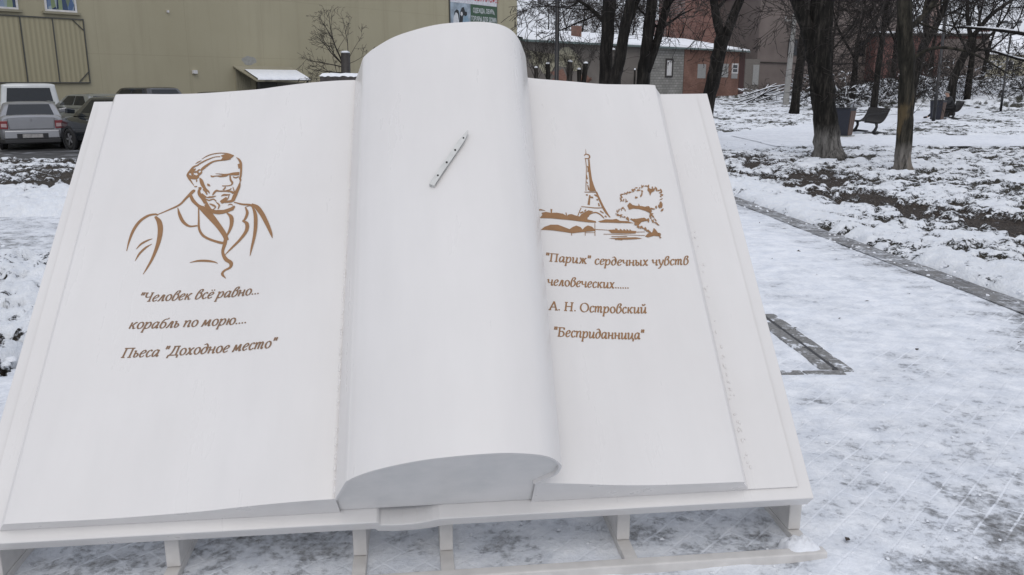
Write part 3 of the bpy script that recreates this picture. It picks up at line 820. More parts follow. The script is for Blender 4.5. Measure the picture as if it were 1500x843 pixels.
# ---------------------------------------------------------------- lettering (broad-nib italic) and drawings on the pages
class Ink:
    def __init__(self, hf): self.mb = MB(); self.hf = hf; self.i = 0
    def lift(self):
        self.i += 1; return 0.0011 + 0.000012*self.i
    def ribbon(self, pts, ws):
        """pts in (u,v) metres, ws full widths"""
        pts = np.array(pts, float); n = len(pts); e = self.lift()
        d = np.gradient(pts, axis=0); L = np.hypot(d[:, 0], d[:, 1]) + 1e-9
        nx, ny = -d[:, 1]/L, d[:, 0]/L
        vs_ = []
        for k in range(n):
            for sg in (-1, 1):
                u = pts[k, 0] + sg*nx[k]*ws[k]/2; v = pts[k, 1] + sg*ny[k]*ws[k]/2
                vs_.append((u, v, self.hf(u, v) + e))
        self.mb.add(vs_, [(2*k, 2*k+1, 2*k+3, 2*k+2) for k in range(n-1)])
    def disc(self, u, v, r):
        e = self.lift(); n = 10
        vs_ = [(u+r*math.cos(2*PI*k/n), v+r*math.sin(2*PI*k/n)) for k in range(n)]
        self.mb.add([(a, b, self.hf(a, b)+e) for a, b in vs_], [tuple(range(n))])
    def fill(self, poly):
        e = self.lift()
        bm = bmesh.new()
        f = bm.faces.new([bm.verts.new((u, v, 0)) for u, v in poly])
        bmesh.ops.triangulate(bm, faces=bm.faces)
        self.mb.add([(q.co.x, q.co.y, self.hf(q.co.x, q.co.y)+e+.0006) for q in bm.verts], [tuple(q.index for q in f.verts) for f in bm.faces] if not bm.verts.index_update() else [])
        bm.free()

def ell(cx, cy, rx, ry): return [(cx+rx*math.cos(t), cy+ry*math.sin(t)) for t in np.linspace(1.2, 1.2+2*PI, 15)]
TAIL = lambda x: ('C', [(x-.02, .32), (x, .10), (x+.09, .0), (x+.22, .16)])
G = {   # glyph: advance, strokes ('L' straight, 'C' curved); x-height 1
'а': (1.0, [('C', [(.70,.84),(.5,1.0),(.22,.82),(.1,.4),(.2,.06),(.42,.08),(.70,.55)]), ('L', [(.76,1.0),(.72,.26)]), TAIL(.72)]),
'б': (.92, [('C', ell(.44,.44,.33,.45)), ('C', [(.13,.55),(.2,1.05),(.45,1.36),(.74,1.4),(.9,1.56)])]),
'в': (.90, [('C', [(.12,.35),(.2,.95),(.42,1.48),(.72,1.52),(.74,1.25),(.46,.96)]), ('C', [(.42,.96),(.72,.9),(.78,.42),(.48,.02),(.18,.06),(.12,.45)])]),
'д': (.90, [('C', [(.74,.55),(.6,.92),(.35,.95),(.12,.6),(.12,.2),(.35,0),(.62,.2),(.76,.62),(.7,1.15),(.45,1.47),(.16,1.35)])]),
'е': (.80, [('C', [(.14,.46),(.45,.52),(.7,.76),(.6,.98),(.38,.96),(.15,.6),(.14,.2),(.36,.0),(.7,.22)])]),
'ж': (1.32, [('L', [(.66,1),(.64,0)]), ('C', [(.12,.92),(.28,.96),(.44,.6),(.64,.5)]), ('C', [(.04,.05),(.2,.02),(.4,.42),(.64,.5)]), ('C', [(1.2,.92),(1.04,.96),(.86,.6),(.64,.5)]), ('C', [(1.28,.1),(1.1,.02),(.9,.42),(.64,.5)])]),
'и': (1.02, [('C', [(.0,.86),(.1,.98),(.18,1)]), ('L', [(.2,1),(.16,.26)]), ('C', [(.16,.3),(.22,.02),(.48,.1),(.74,.6)]), ('L', [(.78,1),(.74,.26)]), TAIL(.74)]),
'к': (.95, [('L', [(.2,1),(.15,0)]), ('C', [(.18,.48),(.45,.6),(.68,.98),(.86,.9)]), ('C', [(.34,.56),(.55,.3),(.66,.02),(.92,.12)])]),
'л': (.92, [('C', [(0,.05),(.14,.03),(.3,.45),(.46,.95),(.6,1.0)]), ('L', [(.66,1),(.63,.26)]), TAIL(.63)]),
'м': (1.25, [('C', [(0,.04),(.13,.06),(.28,.96)]), ('L', [(.28,1),(.52,.10)]), ('L', [(.52,.10),(.90,1)]), ('L', [(.94,1),(.94,.26)]), TAIL(.94)]),
'н': (1.02, [('C', [(.0,.86),(.1,.98),(.18,1)]), ('L', [(.2,1),(.15,0)]), ('L', [(.78,1),(.74,.26)]), TAIL(.74), ('L', [(.17,.52),(.76,.52)])]),
'о': (.90, [('C', ell(.44,.5,.34,.5))]),
'п': (1.0, [('C', [(.0,.86),(.1,.98),(.18,1)]), ('L', [(.2,1),(.14,0)]), ('C', [(.18,.55),(.36,.86),(.58,1.0),(.74,.85),(.70,.3)]), TAIL(.70)]),
'р': (.98, [('C', [(.02,.86),(.12,.98),(.2,1)]), ('L', [(.22,1),(.08,-.56)]), ('L', [(-.08,-.56),(.24,-.56)]), ('C', [(.2,.55),(.4,.9),(.66,.96),(.82,.6),(.68,.15),(.42,0),(.18,.14)])]),
'с': (.76, [('C', [(.68,.80),(.52,1.0),(.26,.86),(.12,.4),(.28,.03),(.5,.03),(.70,.22)])]),
'т': (1.32, [('C', [(.0,.86),(.1,.98),(.16,1)]), ('L', [(.18,1),(.12,0)]), ('C', [(.16,.55),(.32,.9),(.5,1),(.60,.8),(.55,0)]), ('C', [(.58,.55),(.74,.9),(.92,1),(1.02,.8),(.98,.3)]), TAIL(.98)]),
'у': (.88, [('C', [(.02,.88),(.18,1),(.26,.5),(.44,.10)]), ('C', [(.84,1),(.72,.5),(.46,-.1),(.25,-.48),(.0,-.5)])]),
'х': (.90, [('C', [(.06,.9),(.2,.98),(.4,.5),(.62,.02),(.82,.14)]), ('C', [(.82,.94),(.66,.92),(.16,.08),(.0,.06)])]),
'ц': (1.06, [('C', [(.0,.86),(.1,.98),(.18,1)]), ('L', [(.2,1),(.16,.26)]), ('C', [(.16,.3),(.22,.02),(.48,.1),(.74,.6)]), ('L', [(.78,1),(.74,.1)]), ('C', [(.74,.06),(.95,.04),(.96,-.1),(.90,-.34)])]),
'ч': (.98, [('C', [(.02,.86),(.16,1),(.2,.6),(.36,.44),(.72,.56)]), ('L', [(.78,1),(.73,.26)]), TAIL(.73)]),
'ы': (1.18, [('C', [(.0,.86),(.1,.98),(.16,1)]), ('L', [(.18,1),(.14,.08)]), ('C', [(.15,.5),(.42,.58),(.58,.34),(.42,.03),(.14,.06)]), ('L', [(.92,1),(.88,.26)]), TAIL(.88)]),
'ь': (.74, [('C', [(.0,.86),(.1,.98),(.16,1)]), ('L', [(.18,1),(.14,.08)]), ('C', [(.15,.5),(.42,.58),(.6,.34),(.42,.03),(.14,.06)])]),
'ю': (1.26, [('L', [(.18,1),(.14,0)]), ('L', [(.16,.5),(.5,.5)]), ('C', ell(.80,.5,.33,.5))]),
'Ч': (1.2, [('C', [(.14,1.36),(.16,.9),(.36,.68),(.86,.78)]), ('L', [(.90,1.4),(.88,0)]), ('L', [(-.04,1.4),(.32,1.4)]), ('L', [(.7,1.4),(1.1,1.4)]), ('L', [(.64,.02),(1.1,.02)])]),
'П': (1.42, [('L', [(.26,1.4),(.22,0)]), ('L', [(1.1,1.4),(1.06,0)]), ('L', [(.0,1.38),(1.36,1.38)]), ('L', [(.0,.02),(.46,.02)]), ('L', [(.82,.02),(1.3,.02)])]),
'Д': (1.42, [('C', [(.2,.08),(.45,.5),(.58,1.38)]), ('L', [(1.08,1.4),(1.06,.06)]), ('L', [(.4,1.38),(1.28,1.38)]), ('L', [(.02,.06),(1.36,.06)]), ('L', [(.10,.08),(.0,-.34)]), ('L', [(1.30,.08),(1.30,-.34)])]),
'А': (1.34, [('L', [(.12,0),(.68,1.42)]), ('L', [(.68,1.42),(1.14,0)]), ('L', [(.32,.48),(.98,.48)]), ('L', [(-.06,.02),(.34,.02)]), ('L', [(.9,.02),(1.36,.02)])]),
'Н': (1.46, [('L', [(.26,1.4),(.22,0)]), ('L', [(1.14,1.4),(1.10,0)]), ('L', [(.24,.72),(1.12,.72)]), ('L', [(.02,1.38),(.5,1.38)]), ('L', [(.9,1.38),(1.38,1.38)]), ('L', [(.0,.02),(.46,.02)]), ('L', [(.86,.02),(1.34,.02)])]),
'О': (1.40, [('C', ell(.68,.7,.60,.72))]),
'Б': (1.16, [('L', [(.26,1.4),(.22,0)]), ('L', [(.02,1.38),(.98,1.38)]), ('L', [(.97,1.4),(.93,1.08)]), ('C', [(.24,.76),(.7,.80),(.98,.42),(.72,.03),(.22,.02)]), ('L', [(.0,.02),(.3,.02)])]),
'"': (.62, [('L', [(.18,1.52),(.12,1.02)]), ('L', [(.46,1.52),(.40,1.02)])]),
' ': (.46, []), '.': (.36, [('D', (.16, .09, .115))]),
}
G['ё'] = (.80, G['е'][1] + [('D', (.34,1.32,.10)), ('D', (.68,1.32,.10))])
G['й'] = (1.02, G['и'][1] + [('C', [(.32,1.48),(.4,1.28),(.58,1.28),(.74,1.50)])])
NIB, THICK, THIN = R(22), .235, .088
def write(text, p0, p1, hf, m_, xh, slant=.20, name="verse_line"):
    ink = Ink(hf)
    adv = sum(G[c][0]+.045 for c in text)
    p0 = np.array(p0); p1 = np.array(p1); L = np.linalg.norm(p1-p0); ex = (p1-p0)/L; ey = np.array([-ex[1], ex[0]])
    sx = L/adv; x = 0
    def to(px, py): return p0 + ex*((x+px)*sx + slant*py*xh) + ey*(py*xh)
    for ch in text:
        a, strokes = G[ch]
        for kind, pts in strokes:
            if kind == 'D':
                c = to(pts[0], pts[1]); ink.disc(c[0], c[1], pts[2]*xh); continue
            P = catmull(pts, (len(pts)-1)*5+1) if kind == 'C' else pwl(pts, 3)
            d = np.gradient(P, axis=0); th = np.arctan2(d[:, 1], d[:, 0])
            ws = (THIN + (THICK-THIN)*np.abs(np.sin(th-NIB)))*xh
            ink.ribbon([to(*p) for p in P], ws)
        x += a + .045
    return ink.mb.build(name, m_, book)
XH = .0272
write('"Человек всё равно...', (-.993, .870), (-.538, .860), hL, M['darkbrown'], XH)
write('корабль по морю....', (-1.008, .753), (-.574, .738), hL, M['darkbrown'], XH)
write('Пьеса "Доходное место"', (-1.013, .633), (-.458, .621), hL, M['darkbrown'], XH)
write('"Париж" сердечных чувств', (.543, .939), (1.126, .944), hR, M['brown'], XH)
write('человеческих......', (.539, .826), (.866, .833), hR, M['brown'], XH)
write('А. Н. Островский', (.535, .715), (.918, .721), hR, M['brown'], XH)
write('"Бесприданница"', (.540, .602), (.890, .607), hR, M['brown'], XH)
PORTRAIT_STROKES = [[-2145,2212,5,-2142,2306,15,-2128,2411,23,-2095,2499,25,-2042,2555,23,-1989,2571,18,-1960,2562,13],[-1981,2549,18,-1942,2493,38,-1919,2403,40,-1917,2280,32,-1937,2144,22,-1963,2053,15,-1986,1988,4],[-2076,2229,4,-2046,2278,17,-2004,2310,15,-1968,2326,4],[-2066,2117,4,-2044,2184,17,-2006,2241,17,-1964,2275,4],[-1961,2569,8,-1889,2608,13,-1805,2659,18,-1764,2720,21,-1715,2791,31,-1706,2809,13],[-1734,2764,21,-1703,2696,28,-1652,2636,26,-1604,2595,51,-1555,2536,56,-1470,2420,43,-1410,2325,38,-1382,2261,33],[-1815,2628,5,-1791,2557,23,-1752,2481,25,-1697,2432,18,-1633,2431,13],[-1648,2626,10,-1632,2506,13,-1615,2398,18,-1571,2323,20,-1495,2273,20,-1408,2238,23,-1389,2253,20],[-1394,2306,25,-1394,2236,30,-1402,2151,22,-1370,2080,30,-1328,2042,30,-1327,2000,22,-1371,1971,17,-1381,1939,20,-1350,1899,4],[-1413,2540,8,-1372,2490,31,-1363,2409,28,-1379,2331,18,-1393,2297,8],[-1267,2579,10,-1247,2520,23,-1259,2459,20,-1278,2444,10],[-1278,2444,10,-1240,2411,28,-1236,2340,30,-1278,2259,23,-1333,2187,17,-1381,2123,5],[-1367,2645,8,-1299,2616,16,-1233,2600,18,-1193,2566,21],[-1274,2580,4,-1232,2591,8,-1208,2569,13,-1179,2491,28,-1166,2381,30,-1166,2276,25,-1177,2165,17,-1183,2086,4],[-1219,2607,13,-1171,2562,36,-1121,2481,36,-1068,2366,30,-1035,2282,20,-1020,2233,4],[-1646,2074,4,-1582,2084,17,-1513,2077,20,-1457,2062,12,-1429,2046,4],[-1688,3140,4,-1643,3174,10,-1588,3191,10,-1531,3193,9,-1473,3180,11,-1421,3155,4],[-1442,3117,7,-1490,3111,13,-1547,3111,15,-1594,3099,18,-1631,3070,24,-1659,3041,28,-1679,3011,20],[-1723,3068,11,-1683,3102,15,-1638,3130,13,-1584,3153,9,-1535,3154,9],[-1734,3091,3,-1712,3110,11,-1687,3126,3],[-1704,3077,9,-1742,3059,20,-1765,3024,17,-1783,2978,17,-1771,2945,17,-1751,2911,13,-1715,2853,4],[-1748,3011,11,-1718,2998,15,-1690,3027,15],[-1730,2967,11,-1704,2954,17,-1676,2984,20,-1671,3004,9],[-1778,2972,11,-1747,2946,32,-1710,2936,32,-1686,2948,17],[-1765,2992,9,-1756,3012,7],[-1723,3009,9,-1696,2986,15,-1689,2958,9],[-1709,2939,6,-1699,2901,10,-1701,2889,3],[-1710,2842,11,-1688,2840,11],[-1677,2931,9,-1661,2898,28,-1644,2855,28,-1619,2811,21,-1587,2777,13,-1577,2756,4],[-1676,2826,9,-1659,2820,21,-1667,2790,21,-1655,2752,28,-1622,2709,34,-1596,2656,27],[-1634,2807,13,-1611,2779,15,-1595,2747,11],[-1640,2761,9,-1617,2734,15,-1595,2716,9],[-1595,2645,23,-1565,2593,29,-1523,2564,36,-1474,2549,36,-1429,2556,38,-1384,2575,34,-1357,2604,15],[-1598,2701,6,-1572,2684,13,-1538,2693,11,-1511,2666,8],[-1564,2648,8,-1534,2630,17,-1511,2608,11,-1532,2580,6],[-1510,2658,8,-1483,2625,13,-1488,2585,8],[-1474,2652,32,-1453,2667,42,-1433,2701,15],[-1440,2656,23,-1408,2655,25,-1378,2664,28,-1368,2689,23],[-1412,2618,6,-1393,2626,11,-1372,2613,6],[-1550,2733,6,-1541,2757,17,-1524,2780,19,-1500,2773,13,-1452,2769,15,-1403,2759,17,-1382,2741,21],[-1518,2725,4,-1549,2717,15,-1580,2720,11],[-1595,2716,9,-1564,2714,13,-1530,2726,4],[-1478,2718,5,-1459,2729,19,-1424,2727,13,-1407,2733,4],[-1412,2729,6,-1420,2689,9,-1429,2670,4],[-1378,2664,30,-1367,2709,34,-1356,2754,30,-1343,2804,24,-1338,2850,9],[-1340,2851,6,-1336,2871,13,-1343,2898,17,-1340,2929,17,-1344,2993,17,-1353,3059,20,-1374,3106,15,-1398,3131,4],[-1370,3055,18,-1356,3005,22],[-1552,2966,4,-1513,2958,8,-1472,2948,15,-1440,2948,17,-1408,2949,30,-1355,2947,35],[-1590,2949,8,-1575,2937,15,-1543,2940,9,-1502,2933,19,-1462,2934,15,-1447,2941,7],[-1405,2920,7,-1379,2904,13,-1356,2915,11],[-1429,2933,11,-1419,2885,15,-1402,2854,15,-1407,2832,11,-1434,2824,9,-1482,2827,9],[-1470,2784,13,-1456,2800,13,-1457,2816,9],[-1445,2774,6,-1414,2781,11,-1403,2795,6],[-1607,2864,4,-1596,2848,19,-1580,2833,5],[-1393,2809,5,-1376,2756,9,-1379,2736,9]]
PORTRAIT_FILLS = [[-1655,2752,-1619,2688,-1589,2635,-1556,2582,-1514,2553,-1458,2538,-1404,2545,-1363,2562,-1351,2596,-1371,2601,-1393,2584,-1430,2571,-1462,2573,-1493,2576,-1524,2571,-1546,2599,-1566,2633,-1583,2665,-1610,2705,-1633,2735],[-1377,2654,-1362,2663,-1345,2732,-1337,2824,-1348,2836,-1358,2775,-1373,2735,-1387,2696],[-1763,3002,-1751,3035,-1722,3039,-1728,3015,-1737,2995,-1729,2962,-1749,2964],[-1532,3164,-1497,3177,-1448,3172,-1417,3154,-1439,3127,-1482,3114,-1523,3118,-1512,3141]]
TOWER_STROKES = [[1564,3103,2,1562,3074,4,1559,3039,8],[1542,3025,7,1559,3043,11,1582,3037,13,1589,3018,13,1577,2995,11,1542,2992,9],[1549,2990,7,1544,2893,6,1525,2756,6,1507,2629,6],[1555,2907,9,1561,2874,17,1550,2839,9],[1535,2808,7,1536,2757,10],[1531,2696,8,1532,2640,13],[1526,2729,9,1534,2710,8],[1493,2614,7,1548,2619,9,1597,2619,7],[1596,2629,13,1608,2565,18,1628,2482,20,1650,2414,21,1678,2362,8],[1535,2585,12,1511,2480,20],[1502,2585,14,1518,2586,14],[1532,2565,16,1561,2561,18],[1576,2595,15,1600,2577,17],[1586,2544,15,1599,2538,15],[1598,2506,9,1601,2474,16],[1446,2456,8,1506,2454,8,1567,2452,10,1635,2460,8],[1443,2443,7,1422,2397,7,1403,2352,7],[1487,2351,9,1512,2385,11,1561,2404,13,1599,2385,13,1625,2349,9],[1601,2425,12,1627,2402,12],[1634,2375,17,1648,2363,10],[1428,2387,14,1456,2402,14],[1467,2407,12,1482,2427,8],[1077,2381,14,1102,2387,12,1137,2382,4],[1077,2390,8,1072,2302,4],[1190,2404,16,1184,2355,8],[1308,2380,8,1310,2349,10],[1320,2350,14,1352,2361,14,1376,2356,8],[1331,2185,6,1329,2148,6],[1447,2212,6,1442,2157,5],[1539,2292,5,1523,2162,6],[1532,2228,6,1639,2229,5],[1441,2187,5,1528,2195,4],[1702,2243,19,1722,2239,17],[1743,2245,10,1753,2231,17],[1773,2244,9,1783,2230,17],[1799,2245,8,1809,2228,14],[1824,2243,8,1832,2228,12],[1876,2217,6,1947,2219,5],[1597,2185,5,1714,2190,5,1941,2182,5],[1660,2165,6,1793,2173,7],[1686,2136,5,1747,2135,5],[1788,2529,2,1798,2547,8,1805,2574,2],[1807,2544,2,1796,2561,10,1791,2579,2],[1798,2585,2,1806,2580,14,1819,2584,2],[1799,2608,2,1804,2599,15,1814,2579,2],[1800,2615,2,1816,2613,12,1836,2621,2],[1823,2615,2,1842,2618,10,1855,2630,2],[1841,2636,2,1843,2626,8,1849,2618,2],[1872,2647,2,1862,2629,12,1853,2607,2],[1867,2637,2,1878,2635,8,1885,2640,2],[1895,2632,2,1886,2640,16,1882,2642,2],[1870,2623,2,1887,2634,12,1907,2643,2],[1911,2633,2,1918,2659,16,1917,2676,2],[1928,2643,2,1914,2653,13,1905,2672,2],[1934,2678,2,1933,2666,17,1939,2657,2],[1936,2682,2,1950,2686,13,1964,2685,2],[1987,2688,2,1982,2687,12,1969,2677,2],[1996,2675,2,1999,2695,9,2000,2721,2],[2000,2692,2,2007,2699,15,2017,2717,2],[2052,2706,2,2036,2707,11,2020,2703,2],[2021,2703,2,2041,2705,11,2058,2707,2],[2051,2679,2,2056,2698,15,2065,2723,2],[2084,2670,2,2089,2688,12,2090,2701,2],[2116,2701,2,2109,2678,8,2099,2656,2],[2121,2668,2,2119,2681,15,2113,2697,2],[2121,2645,2,2121,2663,16,2126,2688,2],[2126,2647,2,2141,2656,15,2154,2657,2],[2159,2636,2,2159,2658,15,2154,2674,2],[2168,2645,2,2155,2634,14,2139,2627,2],[2165,2640,2,2147,2631,13,2134,2626,2],[2154,2623,2,2151,2613,9,2153,2600,2],[2167,2613,2,2155,2609,10,2142,2606,2],[2171,2608,2,2160,2604,15,2150,2592,2],[2148,2580,2,2143,2590,13,2137,2596,2],[2159,2569,2,2144,2560,9,2126,2549,2],[1945,2651,2,1965,2659,16,1983,2664,2],[1981,2655,2,1965,2661,16,1956,2670,2],[1990,2662,2,1994,2649,16,1989,2633,2],[1993,2644,2,1988,2621,11,1983,2596,2],[1984,2616,2,1975,2598,12,1973,2583,2],[1932,2569,2,1938,2581,16,1943,2588,2],[1927,2592,2,1928,2581,13,1921,2567,2],[1815,2537,2,1800,2546,8,1793,2561,2],[1827,2567,2,1820,2552,11,1814,2534,2],[1840,2568,2,1840,2548,9,1834,2535,2],[1857,2545,2,1844,2535,9,1829,2529,2],[1877,2510,2,1859,2498,21,1846,2483,2],[1871,2465,2,1867,2477,22,1867,2495,2],[1910,2480,2,1897,2489,18,1886,2490,2],[1942,2513,2,1942,2490,11,1939,2471,2],[1945,2463,2,1957,2460,14,1977,2464,2],[1982,2448,2,1980,2456,13,1982,2472,2],[2000,2485,2,2002,2473,16,2010,2454,2],[2030,2465,2,2021,2478,16,2004,2483,2],[2059,2457,2,2041,2460,20,2023,2454,2],[2075,2456,2,2058,2456,14,2040,2458,2],[2085,2457,2,2085,2477,16,2091,2491,2],[2112,2466,2,2108,2482,12,2111,2502,2],[2120,2503,2,2117,2483,21,2115,2459,2],[2117,2489,2,2129,2483,14,2134,2481,2],[2129,2468,2,2121,2485,15,2118,2505,2],[2134,2501,2,2127,2515,21,2120,2521,2],[2148,2515,2,2131,2505,18,2114,2498,2],[2128,2526,2,2132,2525,22,2140,2514,2],[2117,2495,2,2133,2494,16,2143,2495,2],[2132,2507,2,2135,2498,22,2140,2486,2],[2136,2490,2,2131,2480,17,2128,2465,2],[2145,2461,2,2131,2443,17,2115,2428,2],[1749,2409,2,1747,2418,9,1742,2432,2],[1748,2446,2,1746,2430,11,1747,2424,2],[1768,2459,2,1764,2443,10,1755,2420,2],[1786,2432,2,1785,2449,8,1774,2456,2],[1783,2465,2,1800,2461,11,1809,2457,2],[1785,2456,2,1802,2471,10,1810,2476,2],[1798,2463,2,1807,2460,8,1817,2453,2],[1813,2460,2,1816,2444,8,1820,2429,2],[1759,2396,2,1743,2397,10,1726,2405,2],[1763,2390,2,1747,2386,15,1734,2385,2],[1790,2395,2,1772,2391,11,1756,2380,2],[1764,2361,2,1769,2378,10,1778,2387,2],[1793,2368,2,1780,2372,9,1776,2380,2],[1808,2378,2,1800,2372,15,1792,2362,2],[1824,2336,2,1818,2353,16,1810,2368,2],[1831,2325,2,1829,2341,12,1833,2363,2],[1822,2374,2,1827,2364,11,1829,2350,2],[1848,2348,2,1854,2347,20,1865,2344,2],[1882,2355,2,1880,2342,10,1880,2325,2],[1894,2319,2,1895,2334,18,1895,2341,2],[1909,2314,2,1911,2321,15,1917,2336,2],[1932,2318,2,1937,2335,17,1943,2362,2],[1961,2340,2,1957,2340,17,1943,2330,2],[1991,2345,2,1980,2340,17,1972,2329,2],[1999,2361,2,1994,2342,20,1995,2332,2],[2028,2367,2,2022,2360,11,2010,2353,2],[2021,2361,2,2018,2379,14,2021,2403,2],[2050,2360,2,2040,2379,16,2031,2389,2],[2050,2409,2,2036,2402,15,2029,2391,2],[2046,2412,2,2031,2394,18,2012,2385,2],[2021,2398,2,2027,2411,16,2033,2427,2],[2006,2441,2,2015,2431,19,2024,2426,2],[2004,2351,2,1995,2330,15,1993,2313,2],[2029,2311,2,2028,2329,10,2023,2350,2],[2038,2351,2,2036,2330,8,2033,2306,2],[2060,2323,2,2056,2340,12,2046,2359,2],[2066,2307,2,2050,2310,10,2039,2320,2],[2072,2290,2,2060,2304,15,2053,2320,2],[2081,2284,2,2070,2290,12,2054,2301,2],[1872,2288,2,1880,2294,27,1893,2303,2],[1881,2304,2,1891,2296,15,1898,2281,2],[1906,2252,2,1900,2270,25,1901,2288,2],[1911,2250,2,1926,2268,23,1933,2280,2],[1930,2260,2,1935,2257,15,1944,2246,2],[1949,2231,2,1955,2247,23,1957,2269,2],[1979,2211,2,1966,2230,13,1958,2242,2],[1987,2232,2,1974,2231,18,1956,2222,2],[1980,2229,2,1987,2216,20,1997,2206,2],[2052,2206,2,2067,2199,9,2078,2188,2],[2061,2165,2,2063,2188,12,2066,2207,2],[2075,2156,2,2064,2158,12,2058,2168,2]]
TOWER_FILLS = [[1571,2985,1584,2986,1578,2868,1576,2760,1584,2694,1596,2629,1536,2627,1550,2718,1556,2826],[1409,2333,1434,2373,1468,2400,1502,2422,1542,2414,1513,2391,1488,2358,1478,2313,1427,2316],[1084,2300,1109,2335,1104,2356,1141,2370,1180,2364,1231,2371,1281,2365,1309,2347,1377,2359,1431,2347,1469,2328,1549,2314,1552,2298,1485,2295,1325,2305,1174,2307],[1569,2313,1607,2327,1634,2339,1696,2341,1728,2350,1756,2331,1817,2329,1870,2308,1794,2309,1670,2307,1588,2302],[1080,2180,1115,2215,1168,2242,1228,2247,1276,2228,1319,2211,1347,2235,1379,2253,1413,2241,1427,2217,1448,2243,1476,2263,1510,2253,1532,2224,1535,2212,1432,2193,1340,2172,1251,2180,1182,2185,1122,2184],[1639,2231,1691,2238,1741,2233,1802,2233,1878,2227,1868,2202,1777,2200,1665,2200],[1632,2145,1730,2158,1862,2164,1916,2153,1869,2145,1747,2137],[1940,2172,1970,2203,2008,2215,2028,2259,2042,2240,2054,2209,2072,2202,2071,2169,2017,2178,1963,2162],[2052,2693,2075,2672,2102,2679,2103,2652,2073,2633,2055,2599,2051,2639,2041,2659],[1842,2493,1868,2526,1894,2494,1966,2488,2025,2469,2045,2436,2025,2411,1988,2437,1940,2456,1889,2461,1851,2448],[1841,2352,1892,2353,1967,2366,1997,2335,1939,2322,1902,2284,1884,2302,1868,2327]]

def drawing(name, strokes, fills, hf, m_):
    ink = Ink(hf)
    for f in fills: ink.fill([(f[i]/2000, f[i+1]/2000) for i in range(0, len(f), 2)])
    for s in strokes:
        P = np.array(s, float).reshape(-1, 3)/2000
        n = (len(P)-1)*6+1
        Q = catmull(P, n) if len(P) > 2 else pwl(P, 3)
        ink.ribbon(Q[:, :2], np.clip(Q[:, 2], .0006, 1))
    return ink.mb.build(name, m_, book)
drawing("portrait_drawing", PORTRAIT_STROKES, PORTRAIT_FILLS, hL, M['brown'])
drawing("tower_drawing", TOWER_STROKES, TOWER_FILLS, hR, M['brown'])

# lump of snow left on the end of the rail
mb = MB(); NH = 12; vs_ = []; rnd = random.Random(8)
for i in range(NH+1):
    for j in range(NH+1):
        x = lerp(-.125, .004, i/NH); y = lerp(-.04, .075, j/NH); e = (1-(2*i/NH-1)**2)*(1-(2*j/NH-1)**2)
        p = r0 + rt*x + rf*y
        vs_.append((p.x, p.y, .036 + e*(.020 + .024*rnd.random()) - (.03 if e < .01 and y > 0 else 0)))
mb.add(vs_, [(i*(NH+1)+j, (i+1)*(NH+1)+j, (i+1)*(NH+1)+j+1, i*(NH+1)+j+1) for i in range(NH) for j in range(NH)], 0, True)
tag(mb.build("snow_clump", M['snow']), "small lump of snow left on the right end of the monument's front rail", "snow", kind='stuff')

# ================================================================== BUILDINGS
def quad(mb, pts, mi=0): mb.add(pts, [(0,1,2,3)], mi)
def framed_window(parent, x0, x1, z0, z1, y, fmat, gmat, fw=.07, depth=.06, sill=True, bars=0):
    """local wall at y=0, outside is -y"""
    mb = MB()
    mb.box(x0, x1, y-depth, y+.02, z0, z0+fw); mb.box(x0, x1, y-depth, y+.02, z1-fw, z1)
    mb.box(x0, x0+fw, y-depth, y+.02, z0+fw, z1-fw); mb.box(x1-fw, x1, y-depth, y+.02, z0+fw, z1-fw)
    for k in range(bars):
        zb = lerp(z0, z1, (k+1)/(bars+1)); mb.box(x0+fw, x1-fw, y-depth*.8, y+.02, zb-.03, zb+.03)
    w = mb.build("window", fmat, parent)
    g = MB(); g.box(x0+fw, x1-fw, y-depth*.4, y+.01, z0+fw, z1-fw); g.build("pane", gmat, w)
    if sill:
        s = MB(); s.box(x0-.12, x1+.12, y-.14, y+.02, z0-.10, z0-.004); s.build("sill", M['khaki_trim'], w)
    return w
def make_stained():
    m, nt, b = mat("patterned_window_film")
    tc = nt.nodes.new('ShaderNodeTexCoord'); v = nt.nodes.new('ShaderNodeTexVoronoi'); v.inputs['Scale'].default_value = 2.6
    mp = nt.nodes.new('ShaderNodeMapping'); mp.inputs['Rotation'].default_value = (0, R(40), 0); mp.inputs['Scale'].default_value = (2.2, 1, .6)
    nt.links.new(tc.outputs['Object'], mp.inputs[0]); nt.links.new(mp.outputs[0], v.inputs['Vector'])
    c = ramp(nt, v.outputs['Color'], [(0.2, (0.02, 0.035, 0.08)), (0.42, (0.07, 0.13, 0.26)), (0.6, (0.30, 0.36, 0.42)), (0.78, (0.20, 0.26, 0.12)), (0.9, (0.03, 0.05, 0.11))])
    nt.links.new(c.outputs[0], b.inputs['Base Color']); b.inputs['Roughness'].default_value = 0.15; return m
M['film'] = make_stained()

ANG = math.atan2(.793, .609)
kb = thing("khaki_building", "tall plain khaki hall wall with framed ribbed panels and two patterned windows", "building", (.35, 62, 0), ANG)
mb = MB(); mb.box(-62, 0, 0, 22, -.6, 10.5); mb.build("wall", M['khaki'], kb)
mb = MB(); mb.box(-62.2, .25, -.25, 22.2, 10.5, 10.75); mb.build("roof", M['khaki_trim'], kb)
framed_window(kb, -32.16, -30.86, 4.55, 6.5, 0, M['whiteframe'], M['film'], .075)
framed_window(kb, -34.6, -33.21, 4.53, 6.5, 0, M['whiteframe'], M['film'], .075)
framed_window(kb, -37.1, -35.7, 4.53, 6.5, 0, M['whiteframe'], M['film'], .075)
pn = MB(); pn.box(-40.8, -30.66, -.05, .01, 1.69, 4.28); pnl = pn.build("cladding_panel", M['ribbed'], kb)
fr = MB()
for x in (-30.66, -31.94, -33.22, -34.5, -35.78, -37.06, -38.3, -39.6, -40.8): fr.box(x-.022, x+.022, -.085, -.048, 1.69, 4.28)
